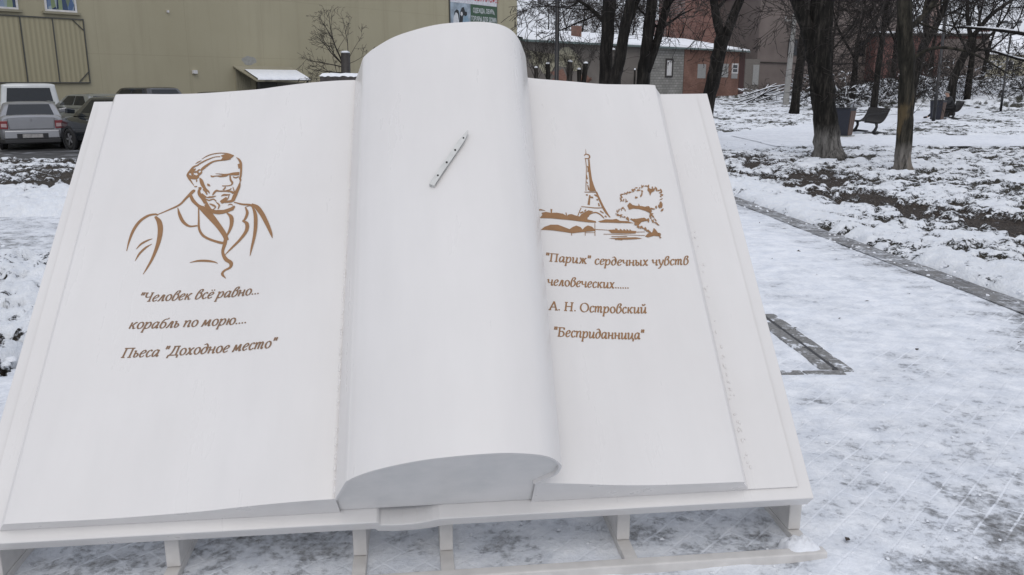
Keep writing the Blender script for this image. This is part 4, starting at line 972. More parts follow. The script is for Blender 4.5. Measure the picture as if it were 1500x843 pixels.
fr.box(-40.8, -30.64, -.088, -.05, 1.65, 1.70); fr.box(-40.8, -30.64, -.088, -.05, 4.26, 4.31)
fr.bar((-31.13, -.07, 4.28), (-30.68, -.07, 3.84), .04, .035); fr.bar((-31.13, -.07, 1.69), (-30.68, -.07, 2.13), .04, .035)
fr.build("panel_frame", M['greytrim'], pnl)
# canopy over the side door
cn = MB()
cn.add([(-23.39,-.01,2.50),(-19.85,-.01,2.50),(-19.83,-1.6,1.83),(-23.2,-1.6,1.79),(-23.39,-.01,2.44),(-19.85,-.01,2.44),(-19.83,-1.6,1.77),(-23.2,-1.6,1.73)],
       [(0,3,2,1),(4,5,6,7),(0,1,5,4),(1,2,6,5),(2,3,7,6),(3,0,4,7)])
canopy = cn.build("canopy", M['khaki_trim'], kb)
sw = MB(); nS = 22; vs_ = []
rnd = random.Random(4)
for i in range(nS+1):
    f = i/nS; xt = lerp(-23.12, -19.95, f); xb = lerp(-23.12, -19.88, f); e = -1.60 - rnd.uniform(-.04, .10)
    vs_ += [(xt, -.50, 2.296), (xt, -.58, 2.330), (xb, -1.15, 2.075), (xb, e, 1.90 - .2*rnd.random()*.3), (xb, e-.01, 1.815)]
sw.add(vs_, [(i*5+j, i*5+j+1, (i+1)*5+j+1, (i+1)*5+j) for i in range(nS) for j in range(4)], 0, True)
sw.build("snow", M['snow'], canopy)
for x in (-20.0, -23.05):
    po = MB(); po.box(x-.035, x+.035, -1.54, -1.47, -.45, 1.78); po.build("post", M['blackmetal'], canopy)
sp = MB()
for i in range(8): sp.box(-23.3+.11*i, -23.3+.11*i+.10, -.06, 0, -.3, 2.35)
sp.build("side_panel", M['khaki_trim'], kb)
dr = MB(); dr.box(-22.1, -20.9, -.05, 0, -.3, 1.72); dr.build("door", simple("dark_olive_door", (.055,.055,.042), .5), kb)
dr = MB(); dr.box(-20.86, -19.0, -.05, 0, -.3, 1.70); dr.build("side_panel", simple("brown_board", (.10,.09,.07), .6), kb)
lm = MB(); lm.box(-25.68, -25.46, -.14, 0, 2.10, 2.26); lm.build("wall_lamp", M['whiteframe'], kb)
lm = MB(); lm.box(-26.72, -26.62, -.08, 0, 4.82, 4.92); lm.build("wall_lamp", M['whiteframe'], kb)
pt_ = MB(); rn = random.Random(9); c0 = (-22.4, 2.78)
pl = [(c0[0]+(.38+.12*rn.random())*math.cos(a), -.004, c0[1]+(.17+.1*rn.random())*math.sin(a)) for a in np.linspace(0, 2*PI, 15)[:-1]]
pt_.prism(pl, (0, .003, 0)); pt_.build("repair_patch", simple("pale_filler", (.30,.30,.28), .9), kb)

# banner on the end of the hall
def text_mesh(body, size, parent, m_, loc, name, bold=0.0, align='CENTER', sx=1.0):
    cu = bpy.data.curves.new(name, 'FONT'); cu.body = body; cu.size = size; cu.align_x = align; cu.offset = bold; cu.extrude = .004
    to = bpy.data.objects.new(name, cu); COL.objects.link(to)
    bpy.context.view_layer.update()
    me = bpy.data.meshes.new_from_object(to.evaluated_get(bpy.context.evaluated_depsgraph_get()))
    bpy.data.objects.remove(to); bpy.data.curves.remove(cu)
    me.materials.clear(); me.materials.append(m_)
    o = bpy.data.objects.new(name, me); COL.objects.link(o); o.parent = parent
    o.location = loc; o.rotation_euler = (R(90), 0, 0); o.scale = (sx, 1, 1)
    return o
bn = thing("banner", "shop banner, green with white lettering under a white strip, on the hall wall", "banner", (.35 - .793*0, 62, 5.4), ANG)
X0, X1 = -7.18, -2.30
mb = MB(); mb.box(X0, X1, -.07, -.012, -.6, 2.4); mb.build("frame", M['greytrim'], bn)
mb = MB(); mb.box(X0+.08, X1-.08, -.085, -.072, 1.28, 2.32); mb.build("heading_strip", simple("banner_white", (.62,.62,.66), .5), bn)
mb = MB(); mb.box(X0+2.06, X1-.08, -.084, -.072, -.55, 1.275); mb.build("green_field", simple("banner_green", (.045,.095,.055), .5), bn)
ph = MB(); ph.box(X0+.08, X0+2.05, -.083, -.072, -.55, 1.275); pho = ph.build("picture", simple("banner_picture_ground", (.30,.36,.42), .5, var=.3, scale=3), bn)
mblk = simple("print_black", (.02,.022,.025), .5); mwht = simple("print_white", (.60,.62,.64), .5); mblu = simple("print_blue", (.22,.33,.42), .5)
def blob(poly, m_, dy):
    b_ = MB(); b_.prism([(X0+.08+x, -.084-dy, z) for x, z in poly], (0, .004, 0)); b_.build("printed_figure", m_, pho)
blob([(.2,-.5),(.28,.3),(.42,.7),(.55,.75),(.75,.5),(.8,.1),(.6,-.2),(.62,-.5)], mwht, .002)
blob([(.34,.45),(.38,.72),(.6,.86),(.78,.8),(.85,.5),(.78,.2),(.7,.6),(.5,.68)], mblk, .004)
blob([(.75,-.5),(.82,.2),(.95,.75),(1.1,1.0),(1.3,1.05),(1.4,.8),(1.2,.4),(1.15,-.1),(.95,-.5)], mblk, .006)
blob([(1.0,-.5),(1.15,.1),(1.35,.55),(1.6,.6),(1.8,.2),(1.92,-.5)], mblu, .008)
blob([(1.25,.55),(1.4,.78),(1.6,.75),(1.62,.58),(1.45,.48)], mblk, .010)
blob([(.95,.55),(1.0,.72),(1.12,.74),(1.18,.58),(1.08,.46)], mwht, .012)
red = simple("print_red", (.42,.05,.06), .5)
text_mesh("ОДЕЛИСЬ-ОБУЛИСЬ!!!", .68, bn, red, ((X0+X1)/2, -.090, 1.52), "lettering", .008, sx=.68)
for i, t_ in enumerate(("ОДЕЖДА, ОБУВЬ,", "ТОВАРЫ ДЛЯ ДОМА", "ШТОРЫ")):
    text_mesh(t_, .40, bn, mwht, ((X0+2.06+X1-.08)/2, -.090, .78-i*.52), "lettering", .004, sx=.66)

# long low shed with snow on its roof
SA = math.atan2(1, 1)
sh = thing("long_shed", "long low shed with peeling grey plaster, grey blocks and a snowy roof", "shed", (.5, 63, 0), SA)
mb = MB(); mb.box(.1, 15.98, 0, 7, -.4, 4.62); mb.build("wall", M['plaster'], sh)
mb = MB(); mb.box(15.985, 20.9, -.02, 7, -.2, 4.62); mb.build("block_wall", M['greyblock'], sh)
mb = MB()
def rag(x0, x1, z0, z1, seed, y=-.012):
    r_ = random.Random(seed); P = []; q_ = lambda: r_.uniform(-.5, .5)
    for t in np.linspace(0, 1, 9)[:-1]: P.append((lerp(x0, x1, t), z0 + r_.uniform(-.3, .5)))
    for t in np.linspace(0, 1, 6)[:-1]: P.append((x1 + r_.uniform(-.6, .6), lerp(z0, z1, t)))
    for t in np.linspace(0, 1, 9)[:-1]: P.append((lerp(x1, x0, t), z1 + r_.uniform(-.9, .35)))
    for t in np.linspace(0, 1, 6)[:-1]: P.append((x0 + r_.uniform(-.6, .6), lerp(z1, z0, t)))
    return [(x, y, z) for x, z in P]
mb.prism(rag(1.2, 6.8, 2.6, 4.0, 2), (0, .010, 0)); mb.build("plaster_patch", M['yellowplaster'], sh)
mb = MB(); mb.prism(rag(3.6, 8.2, .6, 2.5, 5), (0, .010, 0)); mb.build("bare_brick_patch", M['shedbrick'], sh)
def shed_roof(x0, x1, par, nm="roof"):
    mb = MB(); mb.add([(x0,-.45,4.70),(x1,-.45,4.70),(x1,7.2,6.0),(x0,7.2,6.0),(x0,-.45,4.56),(x1,-.45,4.56),(x1,7.2,5.86),(x0,7.2,5.86)],
        [(0,1,2,3),(7,6,5,4),(0,4,5,1),(1,5,6,2),(2,6,7,3),(3,7,4,0)]); rf_ = mb.build(nm, M['teal'], par)
    s = MB(); n = int((x1-x0)*1.6); vs_ = []; r_ = random.Random(int(x0))
    for i in range(n+1):
        x = lerp(x0+.03, x1-.03, i/n); k = .10 + .05*r_.random(); e = r_.uniform(0, .16)
        vs_ += [(x, -.40+e, 4.712), (x, -.38+e, 4.71+k), (x, 2, 5.13+k), (x, 7.1, 6.0+k)]
    s.add(vs_, [(i*4+j, (i+1)*4+j, (i+1)*4+j+1, i*4+j+1) for i in range(n) for j in range(3)], 0, True); s.build("snow", M['snow'], rf_)
    return rf_
rf_ = shed_roof(.1, 20.93, sh)
mb = MB(); mb.box(8.85, 9.45, 2.2, 2.8, 5.0, 6.15); mb.build("chimney", M['shedbrick'], rf_)
framed_window(sh, 18.1, 19.2, 2.15, 3.75, -.03, M['darkwood'], M['whiteframe'], .16, sill=False)
dp = MB(); dp.tube([(15.75, -.06, 4.5), (15.75, -.06, .3)], .06, 8); dp.build("drainpipe", M['blackmetal'], sh)
bs = thing("brick_shed", "red brick end of the shed row with pale boarded windows", "shed", (.5, 63, 0), SA)
mb = MB(); mb.box(20.94, 31.35, -.05, 7, 0, 4.62); mb.build("wall", M['shedbrick'], bs)
shed_roof(20.95, 31.55, bs)
for x0, x1, z0, z1 in ((23.1, 24.45, 2.1, 3.35), (27.0, 28.35, 2.2, 3.45)):
    mb = MB(); mb.box(x0, x1, -.075, -.045, z0, z1); mb.build("window_board", M['greydoor'], bs)
framed_window(bs, 28.95, 30.05, 2.55, 3.5, -.06, M['whiteframe'], M['glassdark'], .14, bars=1, sill=False)
mb = MB(); mb.box(28.95, 30.05, -.085, -.045, 2.1, 2.52); mb.build("window_board", M['greydoor'], bs)
mb = MB(); mb.box(30.35, 31.3, -.075, -.048, .2, 4.5); mb.build("dark_pier", simple("burnt_brick", (.06,.028,.024), .8), bs)

tb = thing("brick_tower_block", "tall windowless red brick building behind the shed row", "building", (20.1, 103, 0), R(8))
mb = MB(); mb.box(0, 7.6, 0, 10, -.5, 16); mb.build("wall", M['redbrick'], tb)
mb = MB(); mb.box(-2.0, -.01, .5, 8, -.5, 9.1); mb.build("annex", M['redbrick'], tb)
mb = MB(); mb.box(-.2, 7.8, -.2, 10.2, 16, 16.25); mb.build("roof", M['teal'], tb)
bb = thing("brown_building", "big dark brown rendered building behind the bare trees", "building", (25.6, 95, 0), R(18))
mb = MB(); mb.box(1.2, 19.5, 0, 12, -.5, 11.0); mb.build("wall", M['brownwall'], bb)
mb = MB(); mb.box(1.0, 19.8, -.3, 12.3, 11.0, 11.35); rf_ = mb.build("roof", M['darkwood'], bb)
mb = MB(); mb.box(1.1, 19.7, -.22, 12.2, 11.352, 11.6); mb.build("snow", M['snow'], rf_)
mb = MB(); mb.box(-.6, 1.19, -.6, 4, -.4, 4.2); mb.build("porch", simple("grey_porch_render", (.16,.145,.13), .8), bb)
mb = MB(); mb.box(.35, 1.1, -.64, -.59, 1.5, 3.6); mb.build("door", M['greydoor'], bb)
mb = MB(); mb.tube([(1.3,-.12,3.9),(8,-.12,3.75),(18,-.12,3.9)], .06, 6); mb.build("pipe", M['darkwood'], bb)
for x in (5, 9.5, 14):
    framed_window(bb, x, x+1.3, 4.6, 6.4, 0, M['darkwood'], M['glassdark'], .1, sill=False)
rw = thing("red_brick_building", "low red brick building with a snow line on its roof", "building", (44.0, 98, 0), R(4))
mb = MB(); mb.box(-3.5, 9.6, 0, 9, -.5, 6.8); mb.build("wall", M['redwall'], rw)
mb = MB(); mb.box(-3.7, 9.8, -.3, 9.3, 6.8, 7.05); rf_ = mb.build("roof", M['darkwood'], rw)
mb = MB(); mb.box(-3.6, 9.7, -.24, 9.2, 7.052, 7.25); mb.build("snow", M['snow'], rf_)
mb = MB(); mb.box(4.4, 9.62, -.04, 0, -.5, 6.5); mb.build("brown_wall", M['brownwall'], rw)
ch = thing("factory_chimney", "tall pinkish brick chimney stack beyond the red brick building", "chimney", (55.4, 116, 0))
mb = MB(); mb.tube([(0,0,0), (0,0,9), (0,0,20)], [.75, .65, .55], 14); mb.build("stack", make_brick("chimney_brick", (.24,.16,.14), (.30,.21,.18), (.3,.26,.24)), ch)
mb = MB(); mb.tube([(0,0,20.0), (0,0,20.5)], [.68, .68], 14); mb.build("cap", M['redwall'], ch)
yh = thing("yellow_house", "pale yellow two storey house with a snowy roof", "house", (56.2, 105, 0), R(6))
mb = MB(); mb.box(0, 14, 0, 9, -.5, 5.0); mb.build("wall", M['yellowhouse'], yh)
mb = MB(); mb.add([(-.4,-.5,4.98),(14.4,-.5,4.98),(14.4,4.5,7.4),(-.4,4.5,7.4),(14.4,9.5,4.98),(-.4,9.5,4.98)], [(0,1,2,3),(3,2,4,5),(0,3,5),(1,4,2),(0,5,4,1)])
rf_ = mb.build("roof", M['redwall'], yh)
mb = MB(); mb.add([(-.3,-.45,5.06),(14.3,-.45,5.06),(14.3,4.45,7.45),(-.3,4.45,7.45)], [(0,1,2,3)]); mb.add([(-.3,-.45,5.0),(14.3,-.45,5.0),(14.3,-.45,5.06),(-.3,-.45,5.06)], [(0,1,2,3)]); mb.build("snow", M['snow'], rf_)
mb = MB(); mb.box(2.2, 3.3, 3.6, 4.7, 6.6, 8.2); mb.build("chimney", M['redwall'], rf_)
for x in (.8, 3.4, 6.0, 8.6, 11.2):
    framed_window(yh, x, x+.95, 3.2, 4.3, -.02, M['whiteframe'], M['glassdark'], .1, sill=False, bars=1)
    framed_window(yh, x, x+.95, .9, 2.1, -.02, M['whiteframe'], M['glassdark'], .1, sill=False, bars=1)

# ================================================================== TREES
def perp(d, rnd):
    a = Vector((rnd.gauss(0,1), rnd.gauss(0,1), rnd.gauss(0,1)))
    a = a - d*a.dot(d)
    return a.normalized() if a.length > 1e-4 else Vector((1,0,0))
def grow(T, W, p, d, r, L, lvl, rnd, o):
    seg = o.get('seg', .45) * (1.0 if lvl < 2 else .6)
    n = max(3, min(9, int(L/seg)+1)); st = L/n
    pts = [Vector(p)]; rs = [r]; d = Vector(d).normalized()
    trop = o['trop'][min(lvl, len(o['trop'])-1)]
    for i in range(n):
        d = (d + Vector((rnd.gauss(0,o['wob']), rnd.gauss(0,o['wob']), rnd.gauss(0,o['wob']*.7) + trop*st))).normalized()
        pts.append(pts[-1] + d*st); rs.append(max(o['minr'], r*(1 - .72*(i+1)/n)))
    (T if r > o.get('split', .02) else W).tube(pts, rs, 8 if r > .06 else (5 if r > .02 else 3), 0, False, r > .02)
    if lvl >= o['maxl']: return
    nch = max(2, int(L*o['den'][min(lvl, len(o['den'])-1)]*rnd.uniform(.75, 1.25)))
    for k in range(nch):
        f = rnd.uniform(.22, 1.0); i = min(n-1, int(f*n)); q = pts[i].lerp(pts[i+1], f*n-i)
        dd = (pts[i+1]-pts[i]).normalized(); a = R(rnd.uniform(28, 62))
        nd = dd*math.cos(a) + perp(dd, rnd)*math.sin(a)
        grow(T, W, q, nd, max(o['minr'], rs[i]*rnd.uniform(.4, .62)), L*rnd.uniform(.38, .62)*(1.1-.4*f), lvl+1, rnd, o)
def rough_fn(seed, amp=.12):
    r_ = random.Random(seed); tab = {}
    def f(i, k):
        if (i, k) not in tab: tab[(i, k)] = 1 + r_.uniform(-amp, amp)
        return tab[(i, k)]
    return f
def densify(P, n=4):
    return [tuple(q) for q in catmull(P, (len(P)-1)*n+1)]
BASEO = dict(trop=[.05, .0, -.10, -.16], wob=.10, maxl=4, den=[1.4, 2.0, 3.0, 4.0], minr=.006, seg=.5)
def tree(label, x, y, trunk, limbs, seed, bark='bark', tw='twig', opt=None, hang=(), epi=0, group="bare trees of the park", flare=1.25, crown=True, name="bare_tree", cat="tree", sides=14):
    """trunk and limbs: lists of (dx, dy, z, radius) from the tree's foot; twigs grow from the limbs' upper parts"""
    o = dict(BASEO); o.update(opt or {}); rnd = random.Random(seed)
    t = thing(name, label, cat, (x, y, tz(x, y)-.03), 0, group)
    T, W = MB(), MB()
    P = densify(trunk, 4)
    pts = [p[:3] for p in P]; rs = [p[3] for p in P]
    rs = [r*(1 + (flare-1)*math.exp(-p[2]/.18)) for r, p in zip(rs, pts)]
    T.tube(pts, rs, sides, 0, True, True, rough_fn(seed))
    for li in limbs:
        Q = densify(li, 4)
        T.tube([q[:3] for q in Q], [q[3] for q in Q], 9, 0, True, True, rough_fn(seed+5, .07))
        if crown and li[0][3] >= .045:
            m_ = len(Q)
            for k in range(int(o.get('sub', 7))):
                i = rnd.randint(int(m_*.3), m_-2); d = (Vector(Q[i+1][:3])-Vector(Q[i][:3])).normalized()
                a = R(rnd.uniform(35, 70)); nd = d*math.cos(a) + perp(d, rnd)*math.sin(a)
                grow(T, W, Q[i][:3], nd, Q[i][3]*rnd.uniform(.3, .5), rnd.uniform(1.2, 2.6)*o.get('ls', 1), 1, rnd, o)
            d = (Vector(Q[-1][:3])-Vector(Q[-2][:3])).normalized()
            grow(T, W, Q[-1][:3], d, Q[-1][3], rnd.uniform(2, 3)*o.get('ls', 1), 0, rnd, o)
    for (p, d, r, L) in hang:
        oo = dict(o); oo.update(trop=[-.22, -.16, -.12, -.1], wob=.09, maxl=3, den=[3.0, 3.6, 3.5], minr=o['minr'], split=.03)
        grow(T, W, p, d, r, L, 0, rnd, oo)
    for k in range(epi):
        i = rnd.randint(int(len(P)*.30), len(P)-1); a = rnd.uniform(0, 2*PI); q = Vector(P[i][:3]); rr = P[i][3]
        dirn = Vector((math.cos(a), math.sin(a), rnd.uniform(-.3, .5))); s0 = q + dirn*rr*.9
        n = 6; pts = [s0]; d = dirn.normalized(); tang = Vector((-math.sin(a), math.cos(a), 0))*rnd.choice((-1, 1))
        for j in range(n):
            d = (d + tang*.22 + Vector((0,0,rnd.uniform(-.3, .12)))).normalized(); pts.append(pts[-1] + d*rnd.uniform(.07, .14))
        W.tube(pts, [.0065*(1-.09*j) for j in range(n+1)], 3, 0, False, False)
    T.build("trunk", M[bark], t)
    if W.v: W.build("crown", M[tw], t)
    return t
# the thick tree
tree("thick dark tree with whitewashed foot, limb to the left, beside a park bin", 7.11, 19.13,
     [(0,0,0,.285),(-.09,0,.6,.262),(-.21,0,1.3,.25),(-.37,0,2.1,.262),(-.43,0,2.6,.27),(-.42,0,3.4,.24),(-.3,.1,4.6,.2),(-.1,.3,6.5,.15)],
     [[(-.42,0,2.05,.16),(-.68,-.05,2.75,.145),(-1.05,-.1,3.5,.13),(-1.6,0,4.9,.10),(-2.2,.2,6.6,.06)],
      [(-.1,.3,6.4,.14),(.4,.1,8.2,.10),(.6,0,10,.05)], [(-.3,.1,4.5,.12),(.9,-.3,5.4,.09),(2.2,-.6,6.0,.05)]],
     21, 'bark_wash', flare=1.5, epi=120, opt=dict(ls=1.1),
     hang=[((1.0+.17*k, .1*(k % 5)-.2, 4.0+.12*(k % 6)), (-.25-.06*(k % 6), .1*(k % 3)-.1, -.8), .016, 1.8+.13*(k % 7)) for k in range(9)] + [((1.6,.2,4.6),(-.5,0,-.75),.020,2.6),((2.0,.4,4.3),(-.5,-.1,-.8),.018,2.4),((1.3,.0,4.2),(-.25,.1,-.9),.016,2.0),((2.4,.3,4.2),(-.6,.2,-.6),.018,2.6),((1.1,.5,4.0),(-.15,.1,-.9),.015,2.0),((-1.6,0,4.6),(-.5,0,-.5),.018,2.2),((-2.2,.2,4.4),(-.3,0,-.7),.016,1.9),((-1.2,.1,4.2),(-.5,.1,-.8),.015,1.6)])
tree("slim tree with peeled yellowish trunk standing in the snowy lawn", 7.43, 16.14,
     [(0,0,0,.155),(-.02,0,.35,.143),(-.055,0,1.0,.135),(-.12,0,1.9,.138),(-.22,0,2.6,.132),(-.34,0,3.4,.12),(-.4,.1,5,.09)],
     [[(-.4,.1,4.9,.08),(-.5,.2,6.5,.05),(-.4,.3,8,.03)], [(-.22,0,2.6,.055),(.3,.3,3.0,.05),(.9,.6,3.9,.04)], [(-.14,0,2.05,.04),(.30,-.05,2.30,.03),(.95,-.1,2.22,.022),(1.7,-.1,1.85,.012)]],
     33, 'bark_strip', flare=1.4, epi=14, opt=dict(ls=.8),
     hang=[((-.3,.2,4.0),(-.6,0,-.7),.016,1.8),((-.6,.1,3.8),(-.5,.1,-.8),.014,1.4),((-.2,.3,3.8),(-.6,.2,-.75),.015,1.7),((.2,.3,4.2),(.5,.1,-.5),.014,1.3)])
tree("dark leaning tree behind the snowy lawn, left of the thick tree", 15.2, 46.5,
     [(0,0,0,.25),(.08,0,1.6,.235),(.18,0,3.6,.22),(.3,0,6.0,.17)],
     [[(.4,0,5.8,.15),(0,.2,8,.1),(-.3,.3,10,.05)],[(.38,0,5.0,.12),(1.4,.1,7.2,.08),(2.2,0,9,.04)]], 41, opt=dict(minr=.011, ls=1.4, seg=.8))
tree("forked dark tree in front of the red brick shed", 5.78, 26,
     [(0,0,0,.24),(.1,0,1.0,.21),(.30,0,2.2,.20),(.46,0,3.05,.205)],
     [[(.42,0,2.95,.145),(.22,0,3.6,.125),(.08,0,4.3,.115),(-.2,.1,6.2,.08),(-.3,.1,8.0,.05)],[(.50,0,2.95,.155),(.76,0,3.7,.135),(1.0,0,4.4,.125),(1.5,.2,6.3,.09),(1.9,.2,8.2,.05)]],
     52, opt=dict(minr=.008), epi=26,
     hang=[((1.6,0,4.4),(.6,0,-.3),.022,2.6),((1.2,0,4.2),(.7,.1,-.25),.018,2.3),((2.6,.1,4.7),(-.2,0,-.8),.016,1.8),((-.4,0,4.6),(-.7,0,-.3),.018,2.2),((-.2,0,4.1),(-.8,.1,-.2),.016,1.8)])
tree("straight dark trunk behind the book's right page, nearest the black lamp post", 2.60, 24,
     [(0,0,0,.20),(-.02,0,1.7,.17),(0,0,3.0,.175),(.05,0,4.4,.17),(.1,0,6,.13)],
     [[(.02,0,3.2,.07),(-.6,.1,3.75,.05),(-1.3,.1,4.1,.03)],[(.1,0,5.8,.12),(.2,.2,8,.07)],[(.05,0,4.3,.07),(1.0,.2,5.4,.05)]], 61, opt=dict(minr=.007, ls=.9), epi=12,
     hang=[((-1.1,0,4.1),(-.8,0,-.4),.015,2.0),((-.6,.1,4.0),(-.6,0,-.5),.014,1.7),((-1.8,0,4.3),(-.3,0,-.5),.012,1.4)])
tree("dark trunk leaning right, second of the trunks over the book's right page", 2.72, 23,
     [(0,0,0,.18),(-.03,0,1.5,.15),(.10,0,2.2,.145),(.22,0,3.0,.14),(.40,0,4.1,.13),(.7,0,6,.1)],
     [[(.24,0,2.95,.07),(.42,.05,3.4,.06),(.7,.1,4.2,.05)],[(.7,0,5.8,.09),(.9,.1,8,.05)]], 62, opt=dict(minr=.007, ls=.8), epi=10,
     hang=[((1.0,0,3.9),(.5,0,-.6),.014,1.5),((.8,0,4.2),(.4,0,-.7),.012,1.5)])
tree("twin stemmed dark tree parting in a V over the book's right page edge", 3.75, 25,
     [(0,0,0,.22),(0,0,1.6,.185),(.06,0,2.4,.17),(.13,0,3.2,.165),(.2,0,4.2,.15),(.3,0,6.5,.1)],
     [[(.10,0,2.0,.13),(.34,0,2.7,.12),(.56,0,3.6,.115),(.76,0,4.3,.105),(1.3,.1,6.2,.07),(1.5,.1,8,.04)],[(.3,0,6.3,.09),(.2,.2,8.4,.05)]], 63, opt=dict(minr=.007), epi=22,
     hang=[((.9,0,3.5),(.6,0,-.5),.014,1.6),((-.3,0,4.1),(-.6,0,-.6),.014,1.8),((-.4,.1,3.6),(-.4,0,-.7),.012,1.3),((1.2,0,4.3),(.6,.1,-.5),.016,2.0)])
tree("grey forked tree right behind the slim peeled tree", 13.75, 30,
     [(0,0,0,.19),(.1,0,1.6,.165),(.25,0,2.6,.15),(.42,0,3.2,.14)],
     [[(.42,0,3.1,.10),(.30,0,3.8,.095),(.3,0,4.6,.09),(.1,.2,7,.05)],[(.44,0,3.1,.11),(.75,0,3.8,.10),(.95,0,4.6,.09),(1.3,.2,7,.05)]], 71, 'bark', opt=dict(minr=.009), epi=10)
tree("crooked dark tree behind the bench with the seated person", 22.0, 43.5,
     [(0,0,0,.26),(.05,0,1.1,.22),(.12,0,2.0,.20),(.5,0,3.1,.18),(.75,0,3.9,.15)],
     [[(.72,0,3.8,.12),(.4,0,4.9,.09),(.2,.1,7,.05)],[(.75,0,3.9,.12),(1.6,0,5.0,.10),(2.9,.1,5.9,.07),(4.0,.1,6.8,.04)],[(.5,0,3.0,.08),(1.2,-.2,3.3,.06),(2.4,-.3,3.0,.03)]], 72, opt=dict(minr=.011, seg=.7))
tree("thin grey trunk between the thick tree and the slim peeled tree, behind the first bench", 20.1, 48,
     [(0,0,0,.19),(.05,0,2.2,.165),(.12,0,4.5,.14),(.2,0,7,.09)],
     [[(.12,0,4.3,.08),(.9,0,6.2,.05)],[(.1,0,4.0,.08),(-.9,.2,5.8,.05)]], 73, 'bark', opt=dict(minr=.012, seg=.8, ls=1.2))
tr = tree("leaning tree at the right edge with a long snow covered bough", 14.0, 20.5,
     [(0,0,0,.22),(-.1,0,1.4,.19),(-.35,0,2.2,.16),(-.8,0,3.2,.14),(-1.0,.1,5,.11)],
     [[(-.30,0,1.6,.085),(-.85,-.1,2.15,.075),(-1.35,-.15,2.55,.062),(-1.95,-.2,2.74,.05),(-2.7,-.2,2.86,.036),(-3.7,-.1,2.95,.02)],
      [(-.55,0,2.0,.05),(-1.2,.1,2.17,.042),(-1.9,.1,2.20,.03),(-2.7,.1,2.42,.018)],
      [(-1.0,.1,4.8,.09),(-1.5,.1,7,.05)],[(-.8,0,3.1,.075),(-1.9,.2,3.6,.06),(-3.0,.3,4.3,.03)]], 81, opt=dict(minr=.007, ls=.42, sub=4, den=[1.2,2.2,3,3], trop=[.05,.05,.0,-.03]))
sn = MB()
for P in ([(-1.0,-.12,2.30,.05),(-1.35,-.15,2.60,.05),(-1.95,-.2,2.785,.042),(-2.7,-.2,2.895,.03),(-3.5,-.1,2.965,.016)],[(-.8,.03,2.10,.034),(-1.2,.1,2.21,.032),(-1.9,.1,2.235,.024),(-2.6,.1,2.42,.014)]):
    Q = densify(P, 6); sn.tube([(q[0], q[1], q[2]) for q in Q], [q[3]*.8 for q in Q], 6, 0, True, True, rough_fn(3, .3))
sn.build("snow", M['snow'], tr)
# trees far beyond the shed and round the far buildings
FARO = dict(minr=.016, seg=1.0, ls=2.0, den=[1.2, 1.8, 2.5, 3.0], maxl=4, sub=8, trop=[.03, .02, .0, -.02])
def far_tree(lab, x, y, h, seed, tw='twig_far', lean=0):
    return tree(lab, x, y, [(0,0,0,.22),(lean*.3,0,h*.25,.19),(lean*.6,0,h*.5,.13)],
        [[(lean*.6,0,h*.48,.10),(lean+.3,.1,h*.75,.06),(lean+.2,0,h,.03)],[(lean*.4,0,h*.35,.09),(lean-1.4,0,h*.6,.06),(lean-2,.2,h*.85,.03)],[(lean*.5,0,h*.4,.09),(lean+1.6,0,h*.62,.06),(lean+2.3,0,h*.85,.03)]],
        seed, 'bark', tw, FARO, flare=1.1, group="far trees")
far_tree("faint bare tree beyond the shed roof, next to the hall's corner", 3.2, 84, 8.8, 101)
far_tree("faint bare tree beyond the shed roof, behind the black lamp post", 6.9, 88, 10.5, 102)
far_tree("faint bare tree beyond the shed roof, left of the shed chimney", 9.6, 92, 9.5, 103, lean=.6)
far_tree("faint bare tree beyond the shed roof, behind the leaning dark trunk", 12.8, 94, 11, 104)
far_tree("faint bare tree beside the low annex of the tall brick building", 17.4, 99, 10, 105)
far_tree("dark bare tree against the brown building, right of the concrete pole", 27.0, 74, 9.5, 106, 'twig')
far_tree("dark bare tree on the brushy mound, left of the red brick building", 31.5, 72, 10.5, 107, 'twig')
far_tree("dark bare tree in front of the red brick building's left end", 36.5, 76, 9.5, 108, 'twig')
far_tree("dark bare tree by the factory chimney, over the red brick roof", 43.0, 80, 10, 109, 'twig', 1.0)
far_tree("dark bare tree in front of the yellow house, left of its windows", 45.5, 70, 8.5, 110, 'twig')
far_tree("dark bare tree in front of the yellow house near the photo's right edge", 43.5, 63, 8.8, 111, 'twig', -.5)
far_tree("dark bare tree over the brush, behind the crooked tree", 30.5, 58, 8.0, 112, 'twig')
far_tree("thin dark bare tree left of the brushy mound, before the brown wall", 22.8, 58, 8.5, 113, 'twig')

